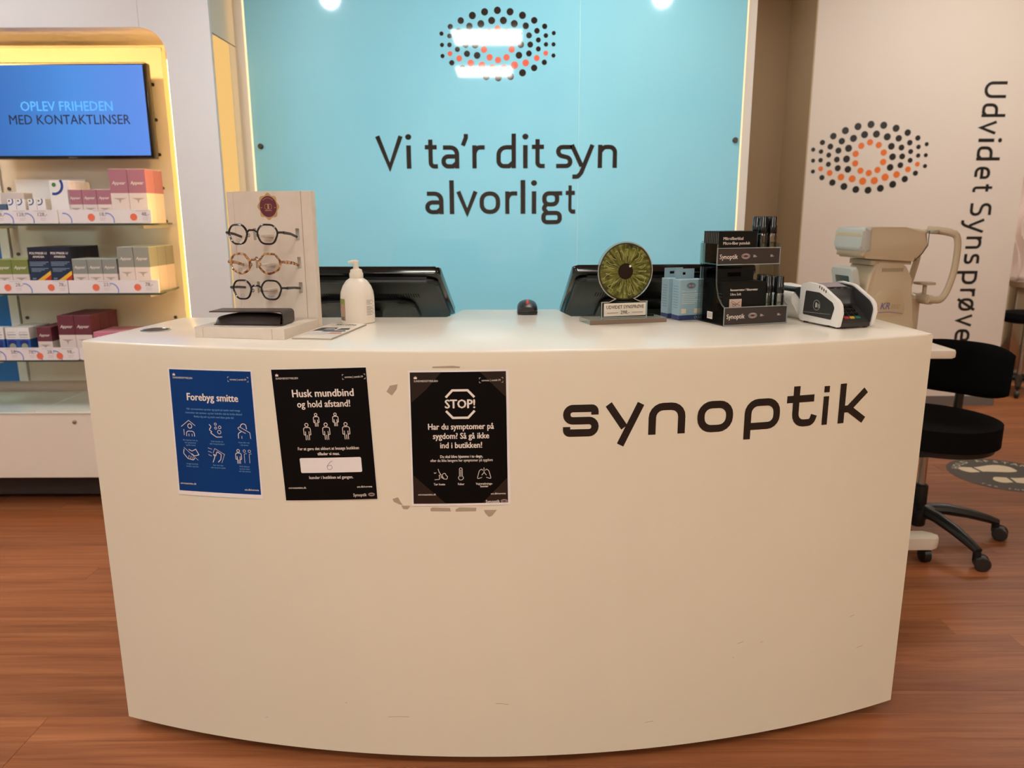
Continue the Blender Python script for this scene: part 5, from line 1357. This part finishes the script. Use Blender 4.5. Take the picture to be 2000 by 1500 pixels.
bar([(.215, -.03, .165), (.215, -.03, .215)], .009, 'chin_post')
b = MB(); b.prism(rrect(.180, -.065, .255, .02, .02), .214, .224, 0, None, .004, 2); b.build('chin_cup', mat('chin_beige', (190, 172, 144), .45), kr)

# ------------------------------------------------------------------ swivel chair
CHX, CHY = 1.612, 2.87
ch = thing('swivel_chair', 'black swivel chair with curved backrest and five star base', 'chair', (CHX, CHY, 0), 0)
BD = math.radians(42)        # direction from seat to backrest
b = MB(); seat = []
for i in range(56):
    a = 2 * PI * i / 56; r = .238 + .010 * math.cos(2 * (a - BD) + PI); seat.append((r * math.cos(a), r * math.sin(a)))
b.prism(seat, .415, .495, 0, None, .034, 4); b.build('seat', blk_fabric, ch, ang=70)
b = MB(); b.prism([(x * .93, y * .93) for x, y in seat], .392, .418, 0, None, .008, 2); b.build('seat_pan', blk_plastic, ch)
b = MB(); b.box(-.10, -.08, .355, .10, .08, .394); b.build('mechanism', blk_plastic, ch)
b = MB(); b.tube([(.08, -.05, .375), (.13, -.08, .372), (.14, -.085, .355)], .006, 8); b.build('lever', blk_plastic, ch)
b = MB(); b.lathe([(.015, .20), (.015, .36)], 18); b.build('gas_rod', chrome, ch)
b = MB(); b.lathe([(.025, .105), (.027, .11), (.027, .215), (.020, .222)], 20); b.build('column_cover', blk_plastic, ch)
b = MB(); b.lathe([(.026, .05), (.030, .055), (.030, .09), (.060, .095), (.060, .128), (.03, .142)], 24); b.build('hub', blk_plastic, ch)
mx_ = RZ(BD)
b = MB(); b.tube([tuple(mx_ @ Vector(p)) for p in ((.10, 0, .375), (.26, 0, .372), (.305, 0, .40), (.31, 0, .50), (.325, 0, .62))], [.014, .014, .016, .016, .014], 10, sq=1.9); b.build('back_post', blk_plastic, ch)
# backrest: curved pad
b = MB(); nu, nv = 20, 10; V = []; F = []
for side_ in (0, 1):
    for j in range(nv + 1):
        v = -1 + 2 * j / nv
        for i in range(nu + 1):
            u = -1 + 2 * i / nu
            k = (1 - abs(u) ** 5 * .34) ; kv = 1 - abs(u) ** 4 * .28
            e = (max(0, 1 - abs(u) ** 6)) ** .5 * (max(0, 1 - abs(v) ** 6)) ** .5
            y = u * .195; z = .648 + v * .108 * kv
            cxv = -.055 * (u ** 2) + .01 * v
            x = .30 + cxv + (-1 if side_ == 0 else 1) * (.004 + .020 * e)
            V.append(tuple(mx_ @ Vector((x, y, z))))
n1 = (nu + 1) * (nv + 1)
for s_ in (0, 1):
    for j in range(nv):
        for i in range(nu):
            q = s_ * n1 + j * (nu + 1) + i; F.append((q, q + 1, q + nu + 2, q + nu + 1))
ring = [i for i in range(nu + 1)] + [j * (nu + 1) + nu for j in range(1, nv + 1)] + [nv * (nu + 1) + i for i in range(nu - 1, -1, -1)] + [j * (nu + 1) for j in range(nv - 1, 0, -1)]
for i in range(len(ring)):
    a, c = ring[i], ring[(i + 1) % len(ring)]; F.append((a, c, c + n1, a + n1))
b.add(V, F); b.build('backrest', blk_fabric, ch, ang=60)
for k in range(5):
    a = math.radians(-77 + 72 * k); R_ = RZ(a)
    b = MB(); path = [(.03, 0, .118), (.10, 0, .118), (.19, 0, .103), (.27, 0, .082), (.305, 0, .070)]
    b.tube([tuple(R_ @ Vector(p)) for p in path], [.026, .026, .023, .019, .016], 10, sq=.85); leg = b.build('star_leg', blk_plastic, ch)
    p = R_ @ Vector((.300, 0, 0)); sw = math.radians((-20, -35, 40, 100, 200)[k])
    c = MB(); Mc = T(p.x, p.y, 0) @ RZ(sw)
    c.lathe([(.012, .03), (.014, .032), (.014, .066), (.008, .07)], 12, M=Mc); c.rbox(-.010, -.024, .022, .034, .024, .052, .008, 2, M=Mc); hd = c.build('caster_hood', blk_plastic, ch)
    for sy in (-1, 1):
        wq = MB(); wq.lathe([(.012, -.007), (.025, -.006), (.0275, -.003), (.0275, .005), (.024, .008), (.010, .009)], 20, M=Mc @ T(.018, sy * .016, .0275) @ Matrix.Rotation(-sy * PI / 2, 4, 'X')); wq.build('caster_wheel', mat('caster_grey', (40, 38, 36), .4), ch)

# ------------------------------------------------------------------ floor sticker with footprints
stk = thing('floor_sticker', 'round dark floor sticker with two pale footprints', 'sticker', (2.43, 3.60, .0004))
b = MB(); b.prism(circle(.255, 56), 0, .0006); b.build('disc', mat('sticker_dark', (62, 54, 46), .5), stk)
def foot(x, y, ang, sx, nm):
    pts = [(-.115, 0), (-.108, .022), (-.085, .030), (-.05, .024), (-.01, .030), (.05, .044), (.09, .042), (.118, .026), (.124, .0), (.115, -.022), (.08, -.030), (.03, -.026), (-.02, -.020), (-.06, -.024), (-.095, -.024)]
    Q = [(a * 1.15, c * sx * 1.5) for a, c in pts]; P = []; nq = len(Q)
    for i in range(nq):
        p0, p1, p2, p3 = (Vector(Q[(i + j) % nq]) for j in (-1, 0, 1, 2))
        for k in range(6):
            t = k / 6; v = .5 * (2 * p1 + (p2 - p0) * t + (2 * p0 - 5 * p1 + 4 * p2 - p3) * t * t + (3 * p1 - p0 - 3 * p2 + p3) * t ** 3); P.append((v.x, v.y))
    R_ = Matrix.Rotation(ang, 2)
    heel = [p for p in P if p[0] <= -.054]; sole = [p for p in P if p[0] >= -.046]
    for q, n_ in ((heel, 'heel_print'), (sole, 'sole_print')):
        b = MB(); b.poly([tuple(R_ @ Vector(p) + Vector((x, y))) for p in q], lambda a, c: (a, c, .0010)); b.build(n_, ink_white if 'foot_cream' not in MATS else MATS['foot_cream'], stk, flip=False)
mat('foot_cream', (232, 216, 186), .5)
foot(-.045, .075, math.radians(2), 1, 'a'); foot(.03, -.085, math.radians(-6), -1, 'b')
b = MB()
word = 'HOLD AFSTAND'
for i, c_ in enumerate(word):
    a = math.radians(150 - i * 11.5); V, F = text_geo(c_, .05, 'CENTER', .02); R_ = Matrix.Rotation(a - PI / 2, 2)
    b.flat([tuple(R_ @ Vector((x, y + .195))) for x, y in V], F, lambda x, y: (x, y, .0010))
for i, c_ in enumerate('TAK FOR'):
    a = math.radians(215 + i * 7); V, F = text_geo(c_, .026, 'CENTER', .01); R_ = Matrix.Rotation(a + PI / 2, 2)
    b.flat([tuple(R_ @ Vector((x, y - .235))) for x, y in V], F, lambda x, y: (x, y, .0010))
b.build('sticker_lettering', mat('sticker_grey', (196, 186, 166), .5), stk, flip=False)

# ------------------------------------------------------------------ far right corner
ft = thing('far_table', 'white table on a steel column beyond the partition', 'table', (4.1, 6.0, 0))
b = MB(); b.prism(rrect(-.27, -.35, .5, .35, .03), .71, .75, 0, None, .006, 2); b.build('table_top', MATS['table_cream'], ft)
b = MB(); b.rbox(-.19, -.05, .03, -.11, .05, .71, .01, 2); b.build('column', chrome, ft)
b = MB(); b.rbox(-.23, -.3, 0, -.08, .3, .04, .01, 2); b.build('foot_bar', grey_plastic, ft)
fs_ = thing('far_stool', 'black round stool with caster base beyond the partition', 'stool', (3.66, 5.42, 0))
b = MB(); b.lathe([(.14, .50), (.17, .51), (.175, .54), (.16, .57), (.10, .58)], 28); b.build('seat', blk_fabric, fs_)
b = MB(); b.lathe([(.02, .09), (.02, .50)], 16); b.build('gas_rod', chrome, fs_)
for k in range(5):
    a = math.radians(20 + 72 * k); b = MB(); b.tube([(.02 * math.cos(a), .02 * math.sin(a), .10), (.15 * math.cos(a), .15 * math.sin(a), .10), (.27 * math.cos(a), .27 * math.sin(a), .07)], [.025, .022, .016], 8); b.build('star_leg', blk_plastic, fs_)
    b = MB(); b.lathe([(.012, -.016), (.026, -.01), (.026, .01), (.012, .016)], 14, M=T(.27 * math.cos(a), .27 * math.sin(a), .0265) @ RZ(a) @ Matrix.Rotation(PI / 2, 4, 'X')); b.build('caster', blk_plastic, fs_)
b = MB(); V = []; F = []; nz, nx = 24, 16
for j in range(nz + 1):
    for i in range(nx + 1):
        t = i / nx; z = .76 + 1.0 * j / nz
        V.append((3.62 + .20 * t * (1 + .25 * math.sin(j * .5)) , 5.75 + .02 * math.sin(t * 18 + .4 * j), z))
for j in range(nz):
    for i in range(nx): k = j * (nx + 1) + i; F.append((k, k + 1, k + nx + 2, k + nx + 1))
b.add(V, F); cur = b.build('hanging_cloth', mat('cloth_pink', (226, 206, 196), .8), flip=False); tag(cur, 'pale pleated cloth hanging beyond the partition edge', 'curtain')
sm = cur.modifiers.new('thick', 'SOLIDIFY'); sm.thickness = .004
b = MB(); b.tube([(3.4, 5.75, 1.77), (4.78, 5.75, 1.77)], .01, 8); rod = b.build('cloth_rod', chrome); tag(rod, 'steel rod carrying the pale hanging cloth', 'rod')

# ------------------------------------------------------------------ ceiling lights
def lamp(x, y, lbl, m=lamp_m, wd=.58):
    t = thing('ceiling_light', lbl, 'ceiling light', (x, y, CEIL), group='square ceiling light panels')
    b = MB(); b.box(-wd / 2, -wd / 2, -.006, wd / 2, wd / 2, -.004); b.build('diffuser', m, t)
    b = MB()
    for (a, c, e, g_) in ((-wd / 2 - .015, -wd / 2 - .015, wd / 2 + .015, -wd / 2), (-wd / 2 - .015, wd / 2, wd / 2 + .015, wd / 2 + .015), (-wd / 2 - .015, -wd / 2, -wd / 2, wd / 2), (wd / 2, -wd / 2, wd / 2 + .015, wd / 2)): b.box(a, c, -.012, e, g_, 0)
    b.build('frame', wht_plastic, t)
lamp_cool = emis('lamp_panel_cool', (.94, 1.0, 1.06), PANEL_L * .8)
lamp_front = emis('lamp_panel_front', PANEL_C, PANEL_L * 1.35)
lamp_fill = emis('lamp_panel_fill', PANEL_C, PANEL_L * .3)  # for the unseen panel behind the sign, added to brighten the back wall
lamp_back = emis('lamp_panel_back', PANEL_C, PANEL_L * .7)
LAMPS = [(-.2, -.17, lamp_front), (-.28, -1.8, lamp_front), (2.75, -.17, lamp_front), (3.3, -1.8, lamp_front), (-2.8, -.17, lamp_cool), (-3.2, -1.8, lamp_cool), (-2.2, 2.15, lamp_cool), (.3, 2.6, lamp_back), (4.0, 5.3, lamp_m), (.9, 4.55, lamp_fill)]
LBL = ['square light panel reflected over the dotted eye, upper bright patch', 'square light panel reflected over the dotted eye, lower bright patch', 'square light panel on the ceiling, right of the camera', 'square light panel on the ceiling, far right behind the camera', 'square light panel on the ceiling, left of the camera', 'square light panel on the ceiling, far left behind the camera', 'square light panel on the ceiling before the shelf niche', 'square light panel on the ceiling behind the reception desk', 'square light panel on the ceiling beyond the partition', 'added light panel, unseen behind the teal sign, brightening the back wall']
for i, (x, y, m) in enumerate(LAMPS): lamp(x, y, LBL[i], m)

sp = thing('ceiling_spotlight', 'small round ceiling spotlight aimed at the pale partition', 'spotlight', (3.0, 3.2, CEIL))
b = MB(); b.lathe([(.045, -.012), (.05, -.01), (.05, 0)], 24); b.build('trim_ring', wht_plastic, sp)
b = MB(); b.lathe([(.02, -.014), (.035, -.0125)], 20); b.build('lamp_face', emis('spot_face', PANEL_C, 20), sp)
ld = bpy.data.lights.new('spot_beam', 'SPOT'); ld.energy = 75; ld.color = (1, .96, .91); ld.spot_size = math.radians(110); ld.spot_blend = 1.0; ld.shadow_soft_size = .04
lo = bpy.data.objects.new('spot_beam', ld); COL.objects.link(lo); lo.location = (3.0, 3.2, CEIL - .03)
lo.rotation_euler = (Vector((2.6, 5.0, 1.75)) - lo.location).to_track_quat('-Z', 'Y').to_euler()

for i, (x, y) in enumerate(((-1.25, 1.14), (1.05, 1.14))):
    sp = thing('ceiling_spotlight', 'round ceiling spotlight aimed at the teal sign, %s of two' % ('left', 'right')[i], 'spotlight', (x, y, CEIL))
    b = MB(); b.lathe([(.045, -.012), (.05, -.01), (.05, 0)], 24); b.build('trim_ring', wht_plastic, sp)
    b = MB(); b.lathe([(.02, -.014), (.035, -.0125)], 20); b.build('lamp_face', MATS['spot_face'], sp)
    ld = bpy.data.lights.new('sign_beam', 'SPOT'); ld.energy = 54; ld.color = (.90, 1.0, 1.10); ld.spot_size = math.radians(46); ld.spot_blend = 1.0; ld.shadow_soft_size = .05
    lo = bpy.data.objects.new('sign_beam', ld); COL.objects.link(lo); lo.location = (x, y, CEIL - .03)
    lo.rotation_euler = (Vector((x * .42, 3.45, 1.62)) - lo.location).to_track_quat('-Z', 'Y').to_euler()
